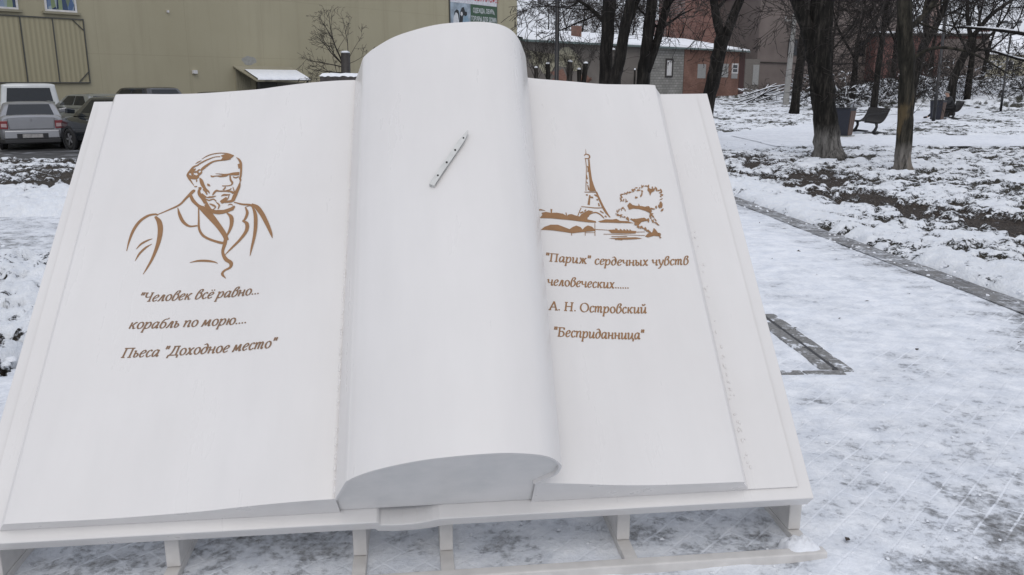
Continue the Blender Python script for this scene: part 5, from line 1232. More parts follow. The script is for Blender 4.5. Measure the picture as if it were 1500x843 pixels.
# cut trunks with young shoots in front of the shed
STUMPS = [("short dark cut stump nearest the curled page", 1.24, 45, 2.42, .10, 'bark_grey'), ("second dark cut stump, close left of the black lamp post", 1.85, 45, 2.62, .12, 'bark'), ("stout dark cut stump right of the black lamp post", 2.98, 45, 2.72, .15, 'bark_grey'),
          ("low dark cut stump between two taller ones", 3.46, 45, 2.34, .11, 'bark'), ("leaning black cut stump with a snow cap", 3.80, 45, 2.64, .13, 'bark'), ("tall pale grey cut trunk with a snow cap", 4.80, 42, 3.22, .155, 'bark_grey'),
          ("thin low cut stump beside the pale grey cut trunk", 5.6, 45.5, 2.2, .08, 'bark'), ("small dark post between the two right trunks", 6.2, 44, 2.3, .05, 'bark')]
for i, (lab, x, y, h, r, bk) in enumerate(STUMPS):
    t = thing("cut_tree_stump", lab, "tree stump", (x, y, tz(x, y)), 0, "cut stumps in front of the shed")
    rnd = random.Random(200+i); lean = .25 if 'leaning' in lab else rnd.uniform(-.08, .08)
    T = MB(); T.tube([(-lean,0,-.05),(-lean*.5,0,h*.5),(0,0,h)], [r*1.2, r, r*.98], 9, 0, True, True, rough_fn(i, .12)); T.build("trunk", M[bk], t)
    s = MB(); s.tube([(0,0,h-.005),(0,0,h+.05),(0,0,h+.09)], [r*.96, r*.9, r*.4], 9); s.build("snow_cap", M['snow'], t)
    if i in (0, 1, 2, 4):
        W = MB()
        for k in range(13):
            a = rnd.uniform(0, 2*PI); d = Vector((math.cos(a)*.5, math.sin(a)*.5, .9))
            grow(W, W, (r*.8*math.cos(a), r*.8*math.sin(a), h*rnd.uniform(.7, .98)), d, .014, rnd.uniform(.9, 1.9), 2, rnd, dict(BASEO, minr=.008, trop=[.1,.1,.08,.05]))
        W.build("shoots", M['twig'], t)

# pollarded tree by the hall wall, with a one-sided spray of shoots
t = thing("pollarded_tree", "cut tree stub with a wide one sided spray of bare shoots against the khaki wall", "tree", (-5.73, 30, 0))
T = MB(); T.tube([(0,0,-.35),(0,0,1.4),(.02,0,2.66)], [.19,.165,.155], 12, 0, True, True, rough_fn(77, .08)); T.build("trunk", M['darkwood'], t)
s = MB(); s.tube([(.02,0,2.655),(.02,0,2.70),(.02,0,2.73)], [.155,.15,.08], 12, 0, True, True, rough_fn(7, .2)); s.build("snow_cap", M['snow'], t)
W = MB(); rnd = random.Random(78)
OB = dict(BASEO, minr=.0048, maxl=4, wob=.08, trop=[.05, .03, -.02, -.05], den=[3.4, 5.2, 5.2, 4], seg=.3, split=0)
for (z, dx, dz, r, L) in ((2.35,-.55,.9,.030,1.9),(2.4,-.3,1.0,.026,2.0),(2.3,-.8,.6,.026,1.7),(2.2,-1,.3,.022,1.6),(2.0,-1,.02,.022,1.6),(1.9,-.9,-.12,.018,1.5),(2.5,0,1,.018,1.6),(2.3,-.45,.75,.02,1.6),(1.7,-.9,.5,.018,1.5),(2.45,.5,.8,.012,1.3),(2.3,.8,.35,.012,1.2),(1.6,-.5,.8,.016,1.3),(1.5,-.8,.1,.014,1.4)):
    grow(W, W, (-.1 if dx < 0 else .12, 0, z), (dx, rnd.uniform(-.3, .3), dz), r, L*.80, 1, rnd, OB)
W.build("shoots", M['twig'], t)

# dark wide gatepost with a snow-covered slab
t = thing("gate_pillar", "dark brick pillar under a broad slab capped with snow, beside the pollarded tree", "pillar", (-4.91, 25, 0), R(4))
mb = MB(); mb.box(-.38, .50, -.3, .35, -.4, 1.69); mb.build("shaft", M['darkwood'], t)
mb = MB(); mb.box(-.54, .56, -.42, .46, 1.692, 1.83); sl = mb.build("slab", simple("dark_stone_slab", (.055,.048,.046), .7, var=.4, scale=7, bumpst=.3), t, bevel=.012)
mb = MB(); n = 14; rnd = random.Random(3)
vs_ = []
for j, y in enumerate((-.43, -.40, 0, .42, .46)):
    for i in range(n+1):
        x = lerp(-.55, .57, i/n); e = 1 if 0 < i < n and 0 < j < 4 else 0
        vs_.append((x, y, 1.832 + e*(.085+.02*rnd.random()) + (0 if e else rnd.uniform(-.012, .03))))
mb.add(vs_, [(j*(n+1)+i, j*(n+1)+i+1, (j+1)*(n+1)+i+1, (j+1)*(n+1)+i) for j in range(4) for i in range(n)], 0, True); mb.build("snow", M['snow'], sl)

# brush, bare shrubs and fallen boughs on the mound
def shrub(lab, x, y, h, w, n, seed, snowy=True, tw='twig', grp="bare shrubs on the brushy mound"):
    t = thing("bare_shrub", lab, "shrub", (x, y, tz(x, y)), 0, grp); rnd = random.Random(seed); W, S = MB(), MB()
    o = dict(BASEO, minr=.014, maxl=3, wob=.16, trop=[.02,.0,-.05,-.05], den=[2.2,2.4,2.2], seg=.35, split=0)
    for k in range(n):
        a = rnd.uniform(0, 2*PI); q = Vector((rnd.uniform(-w, w)*.6, rnd.uniform(-.6, .6), -.1))
        d = Vector((math.cos(a)*.8, math.sin(a)*.5, rnd.uniform(.4, 1.2)))
        grow(W, W, q, d, .022, h*rnd.uniform(.6, 1.1), 1, rnd, o)
    if snowy:
        for k in range(int(n*2.2)):
            c = Vector((rnd.uniform(-w, w), rnd.uniform(-.7, .3), rnd.uniform(0, h*.55)))
            d = Vector((rnd.gauss(0,1), rnd.gauss(0,.5), rnd.gauss(0,.45))).normalized()*rnd.uniform(.1, .35)
            S.tube([c-d, c+Vector((0,0,.03)), c+d], [.012, rnd.uniform(.025, .06), .012], 5, 0, True, True)
    br_ = W.build("branches", M[tw], t)
    if snowy: tag(S.build("snow", M['snow'], br_), kind='stuff')
    return t
SHR = [("low snowy brush heap at the foot of the brown wall, left of the thick tree", 19.9, 68, 1.5, 1.9), ("tangled snowy bush right behind the thick tree", 20.6, 55, 2.2, 1.6), ("wide snowy bush above the first bench", 23.5, 56, 2.3, 2.0), ("dense snowy bush behind the thin grey trunk", 25.5, 58, 2.6, 2.0),
       ("snowy bush left of the slim peeled tree's trunk", 27.4, 58, 2.4, 1.8), ("snowy bush right of the slim peeled tree's trunk", 29.6, 59, 2.2, 1.8), ("dark heap of brush behind the crooked tree", 32.0, 60, 2.0, 1.9), ("dark heap of brush right of the crooked tree", 34.5, 60, 2.1, 1.9),
       ("low snowy brush below the yellow house, left part", 37.0, 61, 2.0, 1.9), ("low snowy brush below the yellow house, right of the far lamp post", 39.5, 61, 1.9, 1.9), ("thin brush in front of the red brick building", 39.0, 70, 3.0, 2.4), ("thin brush in front of the brown building", 24.0, 68, 3.0, 2.2), ("thin brush below the red brick building's left end", 33.0, 69, 3.0, 2.4)]
for i, (lab, x, y, h, w) in enumerate(SHR): shrub(lab, x, y, h*1.15, w*1.1, 24, 300+i)
t = thing("fallen_bough", "snow covered fallen boughs lying by the concrete pole", "branch", (18.6, 64, tz(18.6, 64)))
W, S = MB(), MB(); rnd = random.Random(5)
for k in range(9):
    a = Vector((rnd.uniform(-2.2, .2), rnd.uniform(-.5,.5), rnd.uniform(0,.5))); b = Vector((rnd.uniform(.3, 2.6), rnd.uniform(-.5,.5), rnd.uniform(.5,1.5)))
    m_ = (a+b)/2 + Vector((0,0,rnd.uniform(-.1,.4))); W.tube([a, m_, b], [.05,.045,.03], 6); S.tube([a+Vector((0,-.02,.04)), m_+Vector((0,-.02,.045)), b+Vector((0,-.02,.03))], [.03,.04,.02], 6)
wd = W.build("wood", M['bark'], t); S.build("snow", M['snow'], wd)

# ================================================================== STREET FURNITURE
def lamp_post(label, x, y, h=5.0, r=.045, r0=.068):
    t = thing("lamp_post", label, "lamp post", (x, y, tz(x, y)), 0, "black park lamp posts")
    mb = MB(); mb.tube([(0,0,-.1),(0,0,1.2),(0,0,1.22),(0,0,h)], [r0, r0, r0*.82, r], 12, 0, True, True); mb.build("post", M['blackmetal'], t)
    mb = MB(); mb.tube([(0,0,-.05),(0,0,.05)], [r0*1.9, r0*1.8], 12); mb.build("foot", M['blackmetal'], t)
    mb = MB(); mb.bar((-.42,0,h-.05), (.42,0,h-.05), .05, .05); mb.build("crossarm", M['blackmetal'], t)
    for sx in (-1, 1):
        mb = MB(); mb.tube([(sx*.40,0,h-.02),(sx*.40,0,h+.06),(sx*.40,0,h+.10)], [.16, .15, .04], 12, 0, True, True); l = mb.build("lantern", M['blackmetal'], t)
        g = MB(); g.tube([(sx*.40,0,h-.20),(sx*.40,0,h-.021)], [.07, .12], 12, 0, True, True); g.build("glass", simple("frosted_glass", (.35,.36,.36), .4), l)
    return t
lamp_post("black lamp post rising behind the book's right page, nearest of the lamp posts", 1.23, 24, 5.4, .062, .075)
lamp_post("black lamp post beside the bin of the occupied bench", 18.18, 37.1, 5.6, .055, .075)
lamp_post("farthest black lamp post, with crossarm showing, near the yellow house", 28.5, 50.3, 5.0, .05, .07)
t = thing("concrete_pole", "pale concrete pole standing before the brown building", "pole", (19.3, 61, tz(19.3, 61)))
mb = MB(); mb.hexa([(-.19,-.16,-.3),(.19,-.16,-.3),(.19,.16,-.3),(-.19,.16,-.3),(.10,-.11,6.2),(.32,-.11,6.2),(.32,.11,6.2),(.10,.11,6.2)]); mb.build("shaft", M['concrete'], t, bevel=.02)
mb = MB(); mb.bar((-.5,0,5.7),(.9,0,5.8),.08,.08); mb.build("crossarm", M['concrete'], t)
for xx in (-.4, 0.2, .8):
    mb = MB(); mb.tube([(xx,0,5.78),(xx,0,5.98)], [.05,.04], 8); mb.build("insulator", M['whiteframe'], t)

M['blackplastic'] = simple("black_plastic", (.022,.022,.024), .6)
def bench(label, x, y, rz):
    """curved slatted bench on swept pedestal feet; +x is the way it faces"""
    t = thing("park_bench", label, "bench", (x, y, tz(x, y)+.02), rz, "curved dark park benches")
    prof = [(.34,.43),(.22,.425),(.08,.405),(-.06,.39),(-.18,.41),(-.27,.48),(-.33,.58),(-.38,.70),(-.43,.84)]
    P = catmull(prof, 33); half = .8
    seat = MB(); back = MB()
    k = 0
    while k+2 < len(P):
        a, b = P[k], P[k+2]; d = b-a; d = d/np.hypot(*d); n_ = np.array([-d[1], d[0]])*.013
        a = a + d*.004; b = b - d*.004
        mb = seat if k < 16 else back
        mb.hexa([(a[0]-n_[0],-half,a[1]-n_[1]),(b[0]-n_[0],-half,b[1]-n_[1]),(b[0]-n_[0],half,b[1]-n_[1]),(a[0]-n_[0],half,a[1]-n_[1]),
                 (a[0]+n_[0],-half,a[1]+n_[1]),(b[0]+n_[0],-half,b[1]+n_[1]),(b[0]+n_[0],half,b[1]+n_[1]),(a[0]+n_[0],half,a[1]+n_[1])])
        k += 2
    seat.build("seat", M['slatbrown'], t); back.build("backrest", M['slatbrown'], t)
    for sy in (-.74, .74):
        mb = MB(); Q = P + np.array([0, -.026])
        mb.tube([(q[0], sy, q[1]) for q in Q], .022, 6); mb.build("side_frame", M['blackmetal'], t)
        mb = MB(); mb.tube([(-.05,sy,.37),(-.07,sy,.25),(-.02,sy,.13),(.05,sy,.05)], [.05,.042,.05,.05], 8)
        mb.tube([(.36,sy,.03),(.1,sy,.045),(-.1,sy,.06),(-.45,sy,.03)], [.03,.04,.04,.03], 8); mb.build("leg", M['blackmetal'], t)
        mb = MB(); mb.tube([(.30,sy,.43),(.31,sy,.56),(.22,sy,.64),(.02,sy,.66),(-.3,sy,.66)], .014, 6); mb.build("armrest", M['blackplastic'], t)
    return t
def litter_bin(label, x, y, rz):
    t = thing("litter_bin", label, "bin", (x, y, tz(x, y)+.02), rz, "navy park bins")
    mb = MB(); mb.hexa([(-.21,-.21,.04),(.21,-.21,.04),(.21,.21,.04),(-.21,.21,.04),(-.27,-.27,.86),(.27,-.27,.86),(.27,.27,.86),(-.27,.27,.86)]); mb.build("body", M['binblue'], t, bevel=.01)
    for k in range(3):
        y0 = -.17+.118*k; mb = MB()
        mb.hexa([(.212,y0,.06),(.232,y0,.06),(.232,y0+.10,.06),(.212,y0+.10,.06),(.268,y0*1.22,.80),(.288,y0*1.22,.80),(.288,y0*1.22+.12,.80),(.268,y0*1.22+.12,.80)]); mb.build("slat", M['binbrown'], t)
    mb = MB(); mb.box(-.285,.285,-.285,.285,.862,.90); lid = mb.build("rim", M['blackmetal'], t, bevel=.01)
    mb = MB(); mb.box(-.15,.15,-.15,.15,.901,.905); mb.build("opening", M['hole'], lid)
    mb = MB(); mb.box(-.28,.28,-.28,.28,0,.038); mb.build("foot", M['concrete'], t)
    return t
BZ = R(181)
bench("empty curved dark bench beside the nearer navy bin", 11.75, 28.6, BZ)
bench("curved dark bench with a person sitting on it", 20.45, 40.3, R(164))
litter_bin("navy bin with brown slats between the thick tree and the empty bench", 10.42, 27.0, R(-42))
litter_bin("navy bin with brown slats beside the lamp post and the occupied bench", 19.12, 38.75, R(-44))

# ---- the person on the far bench
def skin_mesh(name, verts, edges, radii, m_, parent=None, sub=2):
    me = bpy.data.meshes.new(name); me.from_pydata(verts, edges, []); me.materials.append(m_)
    o = bpy.data.objects.new(name, me); COL.objects.link(o)
    if parent: o.parent = parent
    md = o.modifiers.new('skin', 'SKIN'); md.use_smooth_shade = True
    for d, r in zip(me.skin_vertices[0].data, radii): d.radius = (r, r)
    me.skin_vertices[0].data[0].use_root = True
    s = o.modifiers.new('sub', 'SUBSURF'); s.levels = sub; s.render_levels = sub
    return o
M['skin'] = simple("skin", (.42,.26,.20), .55, var=.05)
M['coat'] = simple("black_winter_coat", (.020,.021,.024), .75, var=.3, scale=12)
M['trousers'] = simple("dark_trousers", (.015,.015,.017), .8)
M['hat'] = simple("grey_knit_hat", (.17,.17,.165), .9, var=.2, scale=40, bumpst=.3)
SJ = dict(pelvis=(0,0,.50), waist=(.03,0,.66), chest=(.12,0,.86), neck=(.20,0,1.02), chin=(.24,0,1.09), head=(.265,0,1.17), top=(.25,0,1.25),
          shl=(.13,.18,.93), shr=(.13,-.18,.93), ell=(.26,.22,.70), elr=(.26,-.22,.70), hal=(.46,.08,.60), har=(.46,-.08,.60),
          hil=(.02,.10,.49), hir=(.02,-.10,.49), knl=(.50,.12,.50), knr=(.56,-.12,.47), anl=(.80,.12,.08), anr=(.98,-.12,.10), tol=(.98,.13,.04), tor=(1.17,-.13,.07))
def chain(names, edges, rad, shift=(0,0,0)):
    idx = {n: i for i, n in enumerate(names)}
    return [tuple(Vector(SJ[n])+Vector(shift)) for n in names], [(idx[a], idx[b]) for a, b in edges], rad
names = list(SJ)
E_ = [('pelvis','waist'),('waist','chest'),('chest','neck'),('neck','chin'),('chin','head'),('head','top'),('chest','shl'),('chest','shr'),('shl','ell'),('ell','hal'),('shr','elr'),('elr','har'),('pelvis','hil'),('pelvis','hir'),('hil','knl'),('knl','anl'),('anl','tol'),('hir','knr'),('knr','anr'),('anr','tor')]
RD = dict(pelvis=.13, waist=.125, chest=.14, neck=.055, chin=.075, head=.10, top=.07, shl=.07, shr=.07, ell=.045, elr=.045, hal=.04, har=.04, hil=.09, hir=.09, knl=.062, knr=.062, anl=.042, anr=.042, tol=.035, tor=.035)
pv, pe, _ = chain(names, E_, None)
pers = skin_mesh("person", pv, pe, [RD[n] for n in names], M['skin'])
pers.location = (20.36, 40.0, tz(20.3, 40.0)+.03); pers.rotation_euler = (0, 0, R(176))
tag(pers, "person in a dark coat and grey knit hat leaning forward on the far bench", "person")
cn_ = ['waist','pelvis','chest','neck','shl','shr','ell','elr','hal','har']
v_, e_, _ = chain(cn_, [('pelvis','waist'),('waist','chest'),('chest','neck'),('chest','shl'),('chest','shr'),('shl','ell'),('shr','elr'),('ell','hal'),('elr','har')], None)
skin_mesh("coat", v_, e_, [RD[n]*1.18+.02 if n not in ('hal','har') else .043 for n in cn_], M['coat'], pers)
cn_ = ['pelvis','hil','hir','knl','knr','anl','anr']
v_, e_, _ = chain(cn_, [('pelvis','hil'),('pelvis','hir'),('hil','knl'),('hir','knr'),('knl','anl'),('knr','anr')], None)
skin_mesh("trousers", v_, e_, [RD[n]*1.12+.012 for n in cn_], M['trousers'], pers)
for s_ in 'lr':
    v_, e_, _ = chain(['an'+s_, 'to'+s_], [('an'+s_, 'to'+s_)], None); skin_mesh("boot", v_, e_, [.060, .046], M['blackmetal'], pers)
v_ = [(.275,0,1.185),(.262,0,1.225),(.248,0,1.275)]; skin_mesh("hat", v_, [(0,1),(1,2)], [.135,.138,.10], M['hat'], pers)

# ================================================================== CARS
def car_paint(name, col, metal=.3, rough=.32):
    m, nt, b = mat(name)
    n = nnoise(nt, 2.0, 5); d = ramp(nt, n.outputs['Fac'], [(0.4, (0,)*3), (0.75, (1,)*3)])
    nt.links.new(mixrgb(nt, math_(nt, 'MULTIPLY', d.outputs[0], .35), col, tuple(lerp(c, .12, .6) for c in col)), b.inputs['Base Color'])
    b.inputs['Metallic'].default_value = metal; b.inputs['Roughness'].default_value = rough
    b.inputs['Coat Weight'].default_value = .8; b.inputs['Coat Roughness'].default_value = .06
    return m
M['carglass'] = simple("car_glass", (.012,.015,.018), .06, var=.1)
M['rubber'] = simple("tyre_rubber", (.018,.018,.018), .8)
M['alloy'] = simple("dull_wheel_rim", (.28,.28,.29), .4, .5)
M['redlens'] = simple("red_lamp_lens", (.17,.012,.016), .2)
M['paleLens'] = simple("pale_lamp_lens", (.40,.29,.29), .2)
M['plate'] = simple("dirty_number_plate", (.34,.33,.32), .6, var=.25, scale=14)
def wheel(parent, x, y, r=.31, w=.2):
    side = 1 if y > 0 else -1
    mb = MB(); n = 20; prof = [(.62,-.5),(.93,-.5),(1,-.35),(1,.35),(.93,.5),(.62,.5)]
    vs_ = [(x+r*p*math.cos(2*PI*k/n), y+w*q, r+r*p*math.sin(2*PI*k/n)) for k in range(n) for p, q in prof]
    mb.add(vs_, [(k*6+j, k*6+(j+1) % 6, ((k+1) % n)*6+(j+1) % 6, ((k+1) % n)*6+j) for k in range(n) for j in range(6)], 0, True)
    wh = mb.build("wheel", M['rubber'], parent)
    mb = MB(); mb.tube([(x, y-side*.05, r), (x, y+side*w*.38, r)], [r*.63, r*.60], 18)
    for k in range(5):
        a = 2*PI*k/5; mb.bar((x, y+side*w*.40, r), (x+r*.55*math.cos(a), y+side*w*.40, r+r*.55*math.sin(a)), .05, .02, 1, (0,1,0))
    mb.build("rim", [M['blackplastic'], M['alloy']], wh)
def car(label, cx, cy, heading, paint, st, gh, group="parked cars", wx=(.78, 3.30), wr=.31, lamps=((.60,.82),(.60,.84)), name="parked_car", cat="car", rear_win=True, plate_z=.62, wy=.74, hood_dark=False, z0=None):
    """st: stations from the tail (x, z_bottom, z_top, half width); gh: cabin (xb0, xb1, xt0, xt1, z_belt, z_roof, w_belt, w_roof); +x is forward"""
    L = st[-1][0]; a = math.atan2(heading[1], heading[0])
    t = thing(name, label, cat, (cx, cy, tz(cx, cy)+.012 if z0 is None else z0), a, group)
    o = L/2
    mb = MB(); rings = []
    for (x, zb, zt, w) in st:
        hh = zt-zb
        half = [(0,zb),(w*.86,zb),(w*.965,zb+hh*.10),(w,zb+hh*.42),(w*.985,zb+hh*.74),(w*.93,zb+hh*.93),(w*.80,zt),(w*.4,zt+.018),(0,zt+.022)]
        rings.append([(x-o, -y, z) for y, z in half] + [(x-o, y, z) for y, z in half[::-1][1:-1]])
    n = len(rings[0]); vs_ = [p for r_ in rings for p in r_]
    mb.add(vs_, [(i*n+k, i*n+(k+1) % n, (i+1)*n+(k+1) % n, (i+1)*n+k) for i in range(len(rings)-1) for k in range(n)] , 0, True)
    mb.add(rings[0], [tuple(range(n))]); mb.add(rings[-1], [tuple(range(n))[::-1]])
    # cabin
    xb0, xb1, xt0, xt1, zb, zr, wb, wt = gh
    def ring(x0, x1, w, z, c): return [(x0+c-o,-w,z),(x1-c-o,-w,z),(x1-o,-w+c,z),(x1-o,w-c,z),(x1-c-o,w,z),(x0+c-o,w,z),(x0-o,w-c,z),(x0-o,-w+c,z)]
    def rring(x0, x1, w, z, c):         # the same outline with rounded corners
        P = []
        for cx_, cy_, a0 in ((x1-c, -w+c, -90), (x1-c, w-c, 0), (x0+c, w-c, 90), (x0+c, -w+c, 180)):
            for k in range(5):
                a_ = R(a0 + 22.5*k); P.append((cx_ + c*math.cos(a_) - o, cy_ + c*math.sin(a_), z))
        return P
    A0 = (xb0, xb1, wb, zb-.05, .10); A1 = (lerp(xb0,xt0,.9), lerp(xb1,xt1,.9), lerp(wb,wt,.86), zb+(zr-zb)*.86, .11)
    cr = [ring(*A0), ring(*A1)]
    rr = [rring(*A0), rring(*A1), rring(lerp(xb0,xt0,.98), lerp(xb1,xt1,.97), wt+.02, zr-.055, .13), rring(xt0+.03, xt1-.07, wt*.93, zr-.028, .16), rring(xt0+.12, xt1-.20, wt*.80, zr-.008, .18), rring(xt0+.35, xt1-.45, wt*.5, zr+.004, .18)]
    n2 = 20; vs_ = [p for r_ in rr for p in r_]
    mb.add(vs_, [(i*n2+k, i*n2+(k+1) % n2, (i+1)*n2+(k+1) % n2, (i+1)*n2+k) for i in range(5) for k in range(n2)] + [tuple(range(5*n2, 6*n2))], 0, True)
    mb.build("body", paint, t, auto=True)
    def glass(nm, A, B, Cc, D, iu0, iu1, iv0, iv1, off):
        A, B, Cc, D = map(Vector, (A, B, Cc, D))
        def q(u, v): return (A.lerp(B, u)).lerp(D.lerp(Cc, u), v)
        n_ = (B-A).cross(D-A).normalized(); n_ = n_ if n_.dot(off) > 0 else -n_
        P = [q(iu0, iv0), q(iu1, iv0), q(iu1, iv1), q(iu0, iv1)]
        g = MB(); g.add([p+n_*.007 for p in P] + [p-n_*.01 for p in P], [(0,1,2,3),(0,4,5,1),(1,5,6,2),(2,6,7,3),(3,7,4,0)]); return g.build(nm, M['carglass'], t)
    r0_, r1_ = cr[0], cr[1]
    glass("rear_window", r0_[7], r0_[6], r1_[6], r1_[7], .05, .95, .16, .95, Vector((-1,0,.3)))
    glass("windscreen", r0_[2], r0_[3], r1_[3], r1_[2], .05, .95, .10, .97, Vector((1,0,.3)))
    for (i0, i1, sgn) in ((0, 1, -1), (5, 4, 1)):
        for u0, u1 in ((.10, .34), (.37, .62), (.65, .93)) if name == "parked_van" else ((.14, .49), (.53, .90)):
            glass("side_window", r0_[i0], r0_[i1], r1_[i1], r1_[i0], u0, u1, .22, .95, Vector((0,sgn,.2)))
    # lamps, plate, bumper, mirrors, handles
    (y0, y1), (zl0, zl1) = lamps
    xr = st[0][0]-o
    for sgn in (-1, 1):
        mb = MB(); ya, yb = (y0, y1)
        mb.hexa([(xr-.035, sgn*ya, zl0),(xr-.005, sgn*(yb+.015), zl0+.02),(xr+.30, sgn*(yb+.05), zl0+.05),(xr+.1, sgn*ya, zl0), (xr-.02, sgn*ya, zl1),(xr+.015, sgn*(yb+.01), zl1),(xr+.30, sgn*(yb+.035), zl1-.02),(xr+.1, sgn*ya, zl1)])
        tl = mb.build("taillight", M['redlens'], t, bevel=.012, auto=True)
        mb = MB(); zm = (zl0+zl1)/2; mb.hexa([(xr-.042, sgn*(ya+.03), zm-.06),(xr-.020, sgn*(yb-.05), zm-.05),(xr+.05, sgn*(yb-.05), zm-.05),(xr+.05, sgn*(ya+.03), zm-.06),(xr-.038, sgn*(ya+.03), zm+.04),(xr-.014, sgn*(yb-.05), zm+.04),(xr+.05, sgn*(yb-.05), zm+.04),(xr+.05, sgn*(ya+.03), zm+.04)]); mb.build("reversing_lens", M['paleLens'], tl)
        mb = MB(); xf = L-o; mb.hexa([(xf-.30, sgn*.50, .60),(xf-.02, sgn*.50, .60),(xf-.14, sgn*.70, .60),(xf-.42, sgn*.74, .60),(xf-.34, sgn*.50, .74),(xf-.10, sgn*.50, .72),(xf-.20, sgn*.70, .74),(xf-.46, sgn*.74, .74)]); mb.build("headlight", M['paleLens'], t, bevel=.01, auto=True)
        mb = MB(); mx = lerp(xb1, xt1, .22)-o; mb.hexa([(mx-.10, sgn*(wb+.02), zb+.02),(mx+.08, sgn*(wb+.02), zb+.02),(mx+.05, sgn*(wb+.24), zb+.04),(mx-.10, sgn*(wb+.25), zb+.04),(mx-.10, sgn*(wb+.0), zb+.14),(mx+.06, sgn*(wb+.0), zb+.13),(mx+.03, sgn*(wb+.23), zb+.18),(mx-.10, sgn*(wb+.25), zb+.18)]); mb.build("mirror", paint, t, bevel=.02, auto=True)
        for hx in (lerp(xb0, xb1, .34), lerp(xb0, xb1, .66)):
            mb = MB(); mb.box(hx-o-.09, hx-o+.09, sgn*(st[3][3]-.02)-.022, sgn*(st[3][3]-.02)+.022, zb-.17, zb-.135); mb.build("door_handle", M['alloy'], t)
        for x in wx:
            mb = MB(); nA = 24; ya = sgn*(st[3][3]-.06); yb = sgn*(st[3][3]+.006)
            vs_ = [(x-o+wr*q*math.cos(2*PI*k/nA), yy, wr+.01+wr*q*math.sin(2*PI*k/nA)) for k in range(nA) for q, yy in ((1.02, ya), (1.20, ya), (1.20, yb), (1.02, yb))]
            mb.add(vs_, [(k*4+j, k*4+(j+1) % 4, ((k+1) % nA)*4+(j+1) % 4, ((k+1) % nA)*4+j) for k in range(nA) for j in range(4)]); mb.build("wheel_arch", M['blackplastic'], t)
            wheel(t, x-o, sgn*(wy+.045), wr)
    w0 = st[0][3]
    mb = MB(); mb.hexa([(xr-.06,-w0*.96,.19),(xr+.3,-st[2][3]-.008,.19),(xr+.3,st[2][3]+.008,.19),(xr-.06,w0*.96,.19),(xr-.05,-w0*.98,.325),(xr+.3,-st[2][3]-.008,.325),(xr+.3,st[2][3]+.008,.325),(xr-.05,w0*.98,.325)]); mb.build("bumper", M['blackplastic'], t, bevel=.03, auto=True)
    mb = MB(); mb.hexa([(xr-.06,-w0*.95,.328),(xr+.15,-w0-.03,.328),(xr+.15,w0+.03,.328),(xr-.06,w0*.95,.328),(xr-.045,-w0*.95,.565),(xr+.15,-w0-.03,.575),(xr+.15,w0+.03,.575),(xr-.045,w0*.95,.565)]); bp = mb.build("bumper", paint, t, bevel=.03, auto=True)
    mb = MB(); mb.box(xr-.062, xr-.02, -.40, .40, .345, .475); rc = mb.build("plate_recess", M['blackplastic'], bp)
    mb = MB(); mb.box(xr-.070, xr-.063, -.26, .26, .355, .46); mb.build("number_plate", M['plate'], bp)
    mb = MB(); mb.add([(xr-.012+.004*i, y, z) for i, (y, z) in enumerate(((0,.90-.0),(.035,.86),(0,.80),(-.035,.86)))] if zl1 < 1.2 else [(xr-.01,0,1.0),(xr-.01,.03,.97),(xr-.01,0,.93),(xr-.01,-.03,.97)], [(0,1,2,3)])
    mb.build("emblem", M['alloy'], t)
    if name == "parked_car":
        sm_ = MB(); zt0 = st[0][2]
        for sgn in (-1, 1): sm_.bar((xr-.004, sgn*.565, .60), (xr-.004, sgn*.60, zt0-.02), .012, .010)
        sm_.bar((xr-.004, -.565, .60), (xr-.004, .565, .60), .012, .010, 0, (1,0,0)); tag(sm_.build("boot_seam", M['blackplastic'], t))
    return t
SEDAN = [(0,.32,.92,.74),(.05,.27,.96,.80),(.28,.22,.985,.85),(.9,.20,.965,.865),(2.2,.19,.93,.87),(3.2,.19,.92,.865),(3.85,.2,.86,.83),(4.2,.24,.74,.76),(4.33,.32,.62,.66)]
SEDC = (.50, 3.25, 1.12, 2.42, .95, 1.355, .82, .67)
HATCH = [(0,.40,.98,.74),(.05,.34,1.05,.80),(.25,.28,1.07,.86),(.9,.24,1.05,.885),(2.2,.23,1.02,.89),(3.1,.23,1.0,.885),(3.75,.24,.93,.85),(4.1,.28,.80,.78),(4.22,.36,.68,.68)]
HATC = (.12, 3.15, .55, 2.35, 1.03, 1.55, .82, .63)
VAN = [(0,.38,1.06,.88),(.05,.32,1.08,.93),(.3,.28,1.08,.95),(1.0,.26,1.08,.955),(2.4,.26,1.08,.955),(3.7,.26,1.08,.955),(4.2,.27,1.02,.93),(4.6,.30,.86,.87),(4.75,.36,.70,.80)]
VANC = (.03, 4.35, .16, 3.45, 1.06, 1.90, .93, .80)
silver = car_paint("silver_car_paint", (.30,.305,.32), .5, .34); white = car_paint("white_van_paint", (.60,.62,.62), 0, .35)
olive = car_paint("grey_green_car_paint", (.20,.21,.19), .35, .33); navy = car_paint("blue_black_car_paint", (.016,.021,.027), .2, .22); blk = car_paint("black_car_paint", (.012,.012,.014), .1, .2)
def place_rear(px, py, h, L): # rear end at px,py
    hv = Vector((h[0], h[1])).normalized(); return px + hv.x*L/2, py + hv.y*L/2
h1 = (-.49, .872)
c_ = place_rear(-13.98, 25.0, h1, 4.33); car("silver sedan seen from behind, parked nearest", *c_, h1, silver, SEDAN, SEDC)
c_ = place_rear(-16.55, 29.7, h1, 4.75); car("white van parked in front of the silver sedan", *c_, h1, white, VAN, VANC, name="parked_van", cat="van", wx=(.95, 3.75), wr=.33, lamps=((.74,.90),(.75,1.05)), wy=.79)
h2 = (-.81, .59)
car("grey green sedan by the khaki wall, right of the white van", -14.3, 29.4, h2, olive, SEDAN, SEDC, z0=-.04)
car("blue black car beside the silver sedan, half hidden by the book", -11.5, 25.1, h2, navy, HATCH, HATC)
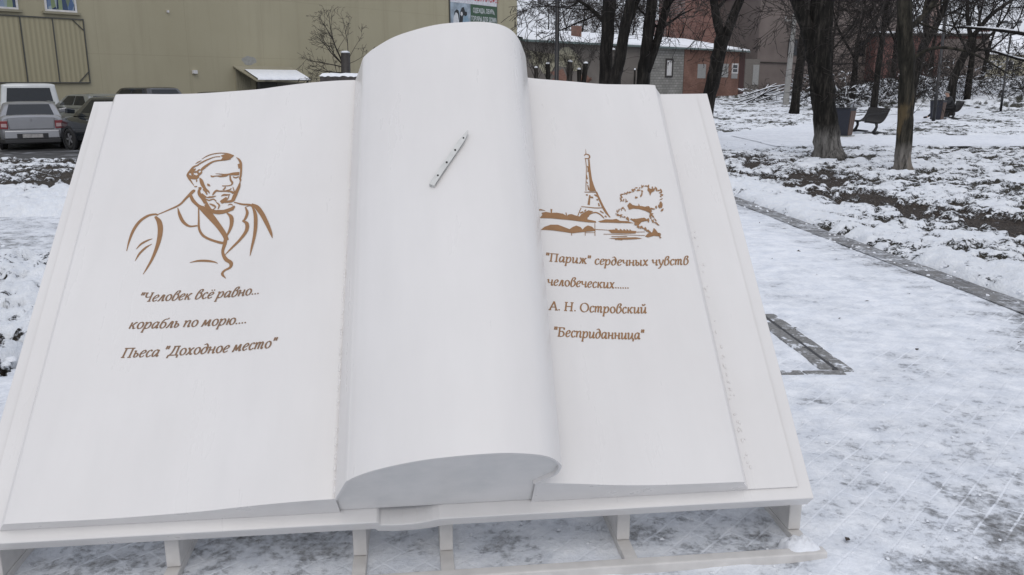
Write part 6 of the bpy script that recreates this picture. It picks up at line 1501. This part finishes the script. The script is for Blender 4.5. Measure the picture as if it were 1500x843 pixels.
car("dark car by the wall, only its rounded roof showing above the book", -14.25, 33.2, h2, blk, HATCH, HATC, z0=-.03)
car("low dark car by the wall, just its flat roof above the book", -11.9, 34.9, h2, navy, SEDAN, SEDC, z0=-.01)

# ================================================================== SMALL THINGS ON THE GROUND
rnd = random.Random(17)
lf = MB()
for i in range(900):
    if rnd.random() < .75:
        y = rnd.uniform(6, 24); x = np.interp(y, EY, EX) + .3 + abs(rnd.gauss(0, 2.6))
    else:
        y = rnd.uniform(2.6, 14); x = rnd.uniform(.5, 3.7) if y < 12 else rnd.uniform(0, 3)
        if rnd.random() < .75: continue
    if y < 17.5 and x < np.interp(y, EY, EX): z = tz(x, y)+.018
    else: z = tz(x, y)+.052
    a = rnd.uniform(0, 2*PI); s = rnd.uniform(.010, .028); c, sn_ = math.cos(a)*s, math.sin(a)*s; tl = rnd.uniform(-.012, .02)
    lf.add([(x-c, y-sn_, z), (x+sn_*.5, y-c*.5, z+tl), (x+c, y+sn_, z+.006), (x-sn_*.5, y+c*.5, z+.004)], [(0,1,2,3)])
tag(lf.build("fallen_leaves", simple("dead_leaf", (.035,.024,.017), .8, var=.4, scale=40)), "dark fallen leaves and bits of twig scattered over the snow", "leaves", kind='stuff')

rnd = random.Random(23)
cr_ = MB()
def crumb(x, y, z, s):
    n = 5; vs_ = []
    for rr, hh in ((1.0, -.25), (.75, .45)):
        for k in range(n):
            a = 2*PI*k/n + rr; q = s*rr*rnd.uniform(.7, 1.25); vs_.append((x+q*math.cos(a), y+q*math.sin(a), z+s*hh*rnd.uniform(.7, 1.2)))
    cr_.add(vs_, [(k, (k+1) % n, n+(k+1) % n, n+k) for k in range(n)] + [tuple(range(n, 2*n))], 0, True)
for i in range(1500):
    u = rnd.random()
    if u < .55:                    # trodden paving to the right of the monument and in front of it
        y = 2.45 + 5.5*rnd.random()**1.6; x = rnd.uniform(-1.9, 3.9)
        if vnoise(np.array([x*1.3]), np.array([y*1.3]))[0] < .5: continue
        crumb(x, y, tz(x, y)+.014, rnd.uniform(.003, .009))
    elif u < .85:                  # along the edging
        y = rnd.uniform(4, 16); x = float(np.interp(y, EY, EX)) + rnd.gauss(.25, .28); crumb(x, y, tz(x, y)+(.022 if x < np.interp(y, EY, EX)+.1 else .06), rnd.uniform(.006, .017))
    else:                          # bank left of the monument
        y = rnd.uniform(4.4, 12.5); x = -rnd.uniform(.60, .72)*y - rnd.random()*.8; crumb(x, y, tz(x, y)+.06, rnd.uniform(.01, .035))
tag(cr_.build("snow_crumbs", M['snow']), "small crumbs of snow strewn over the paving and along the edging", "snow", kind='stuff')
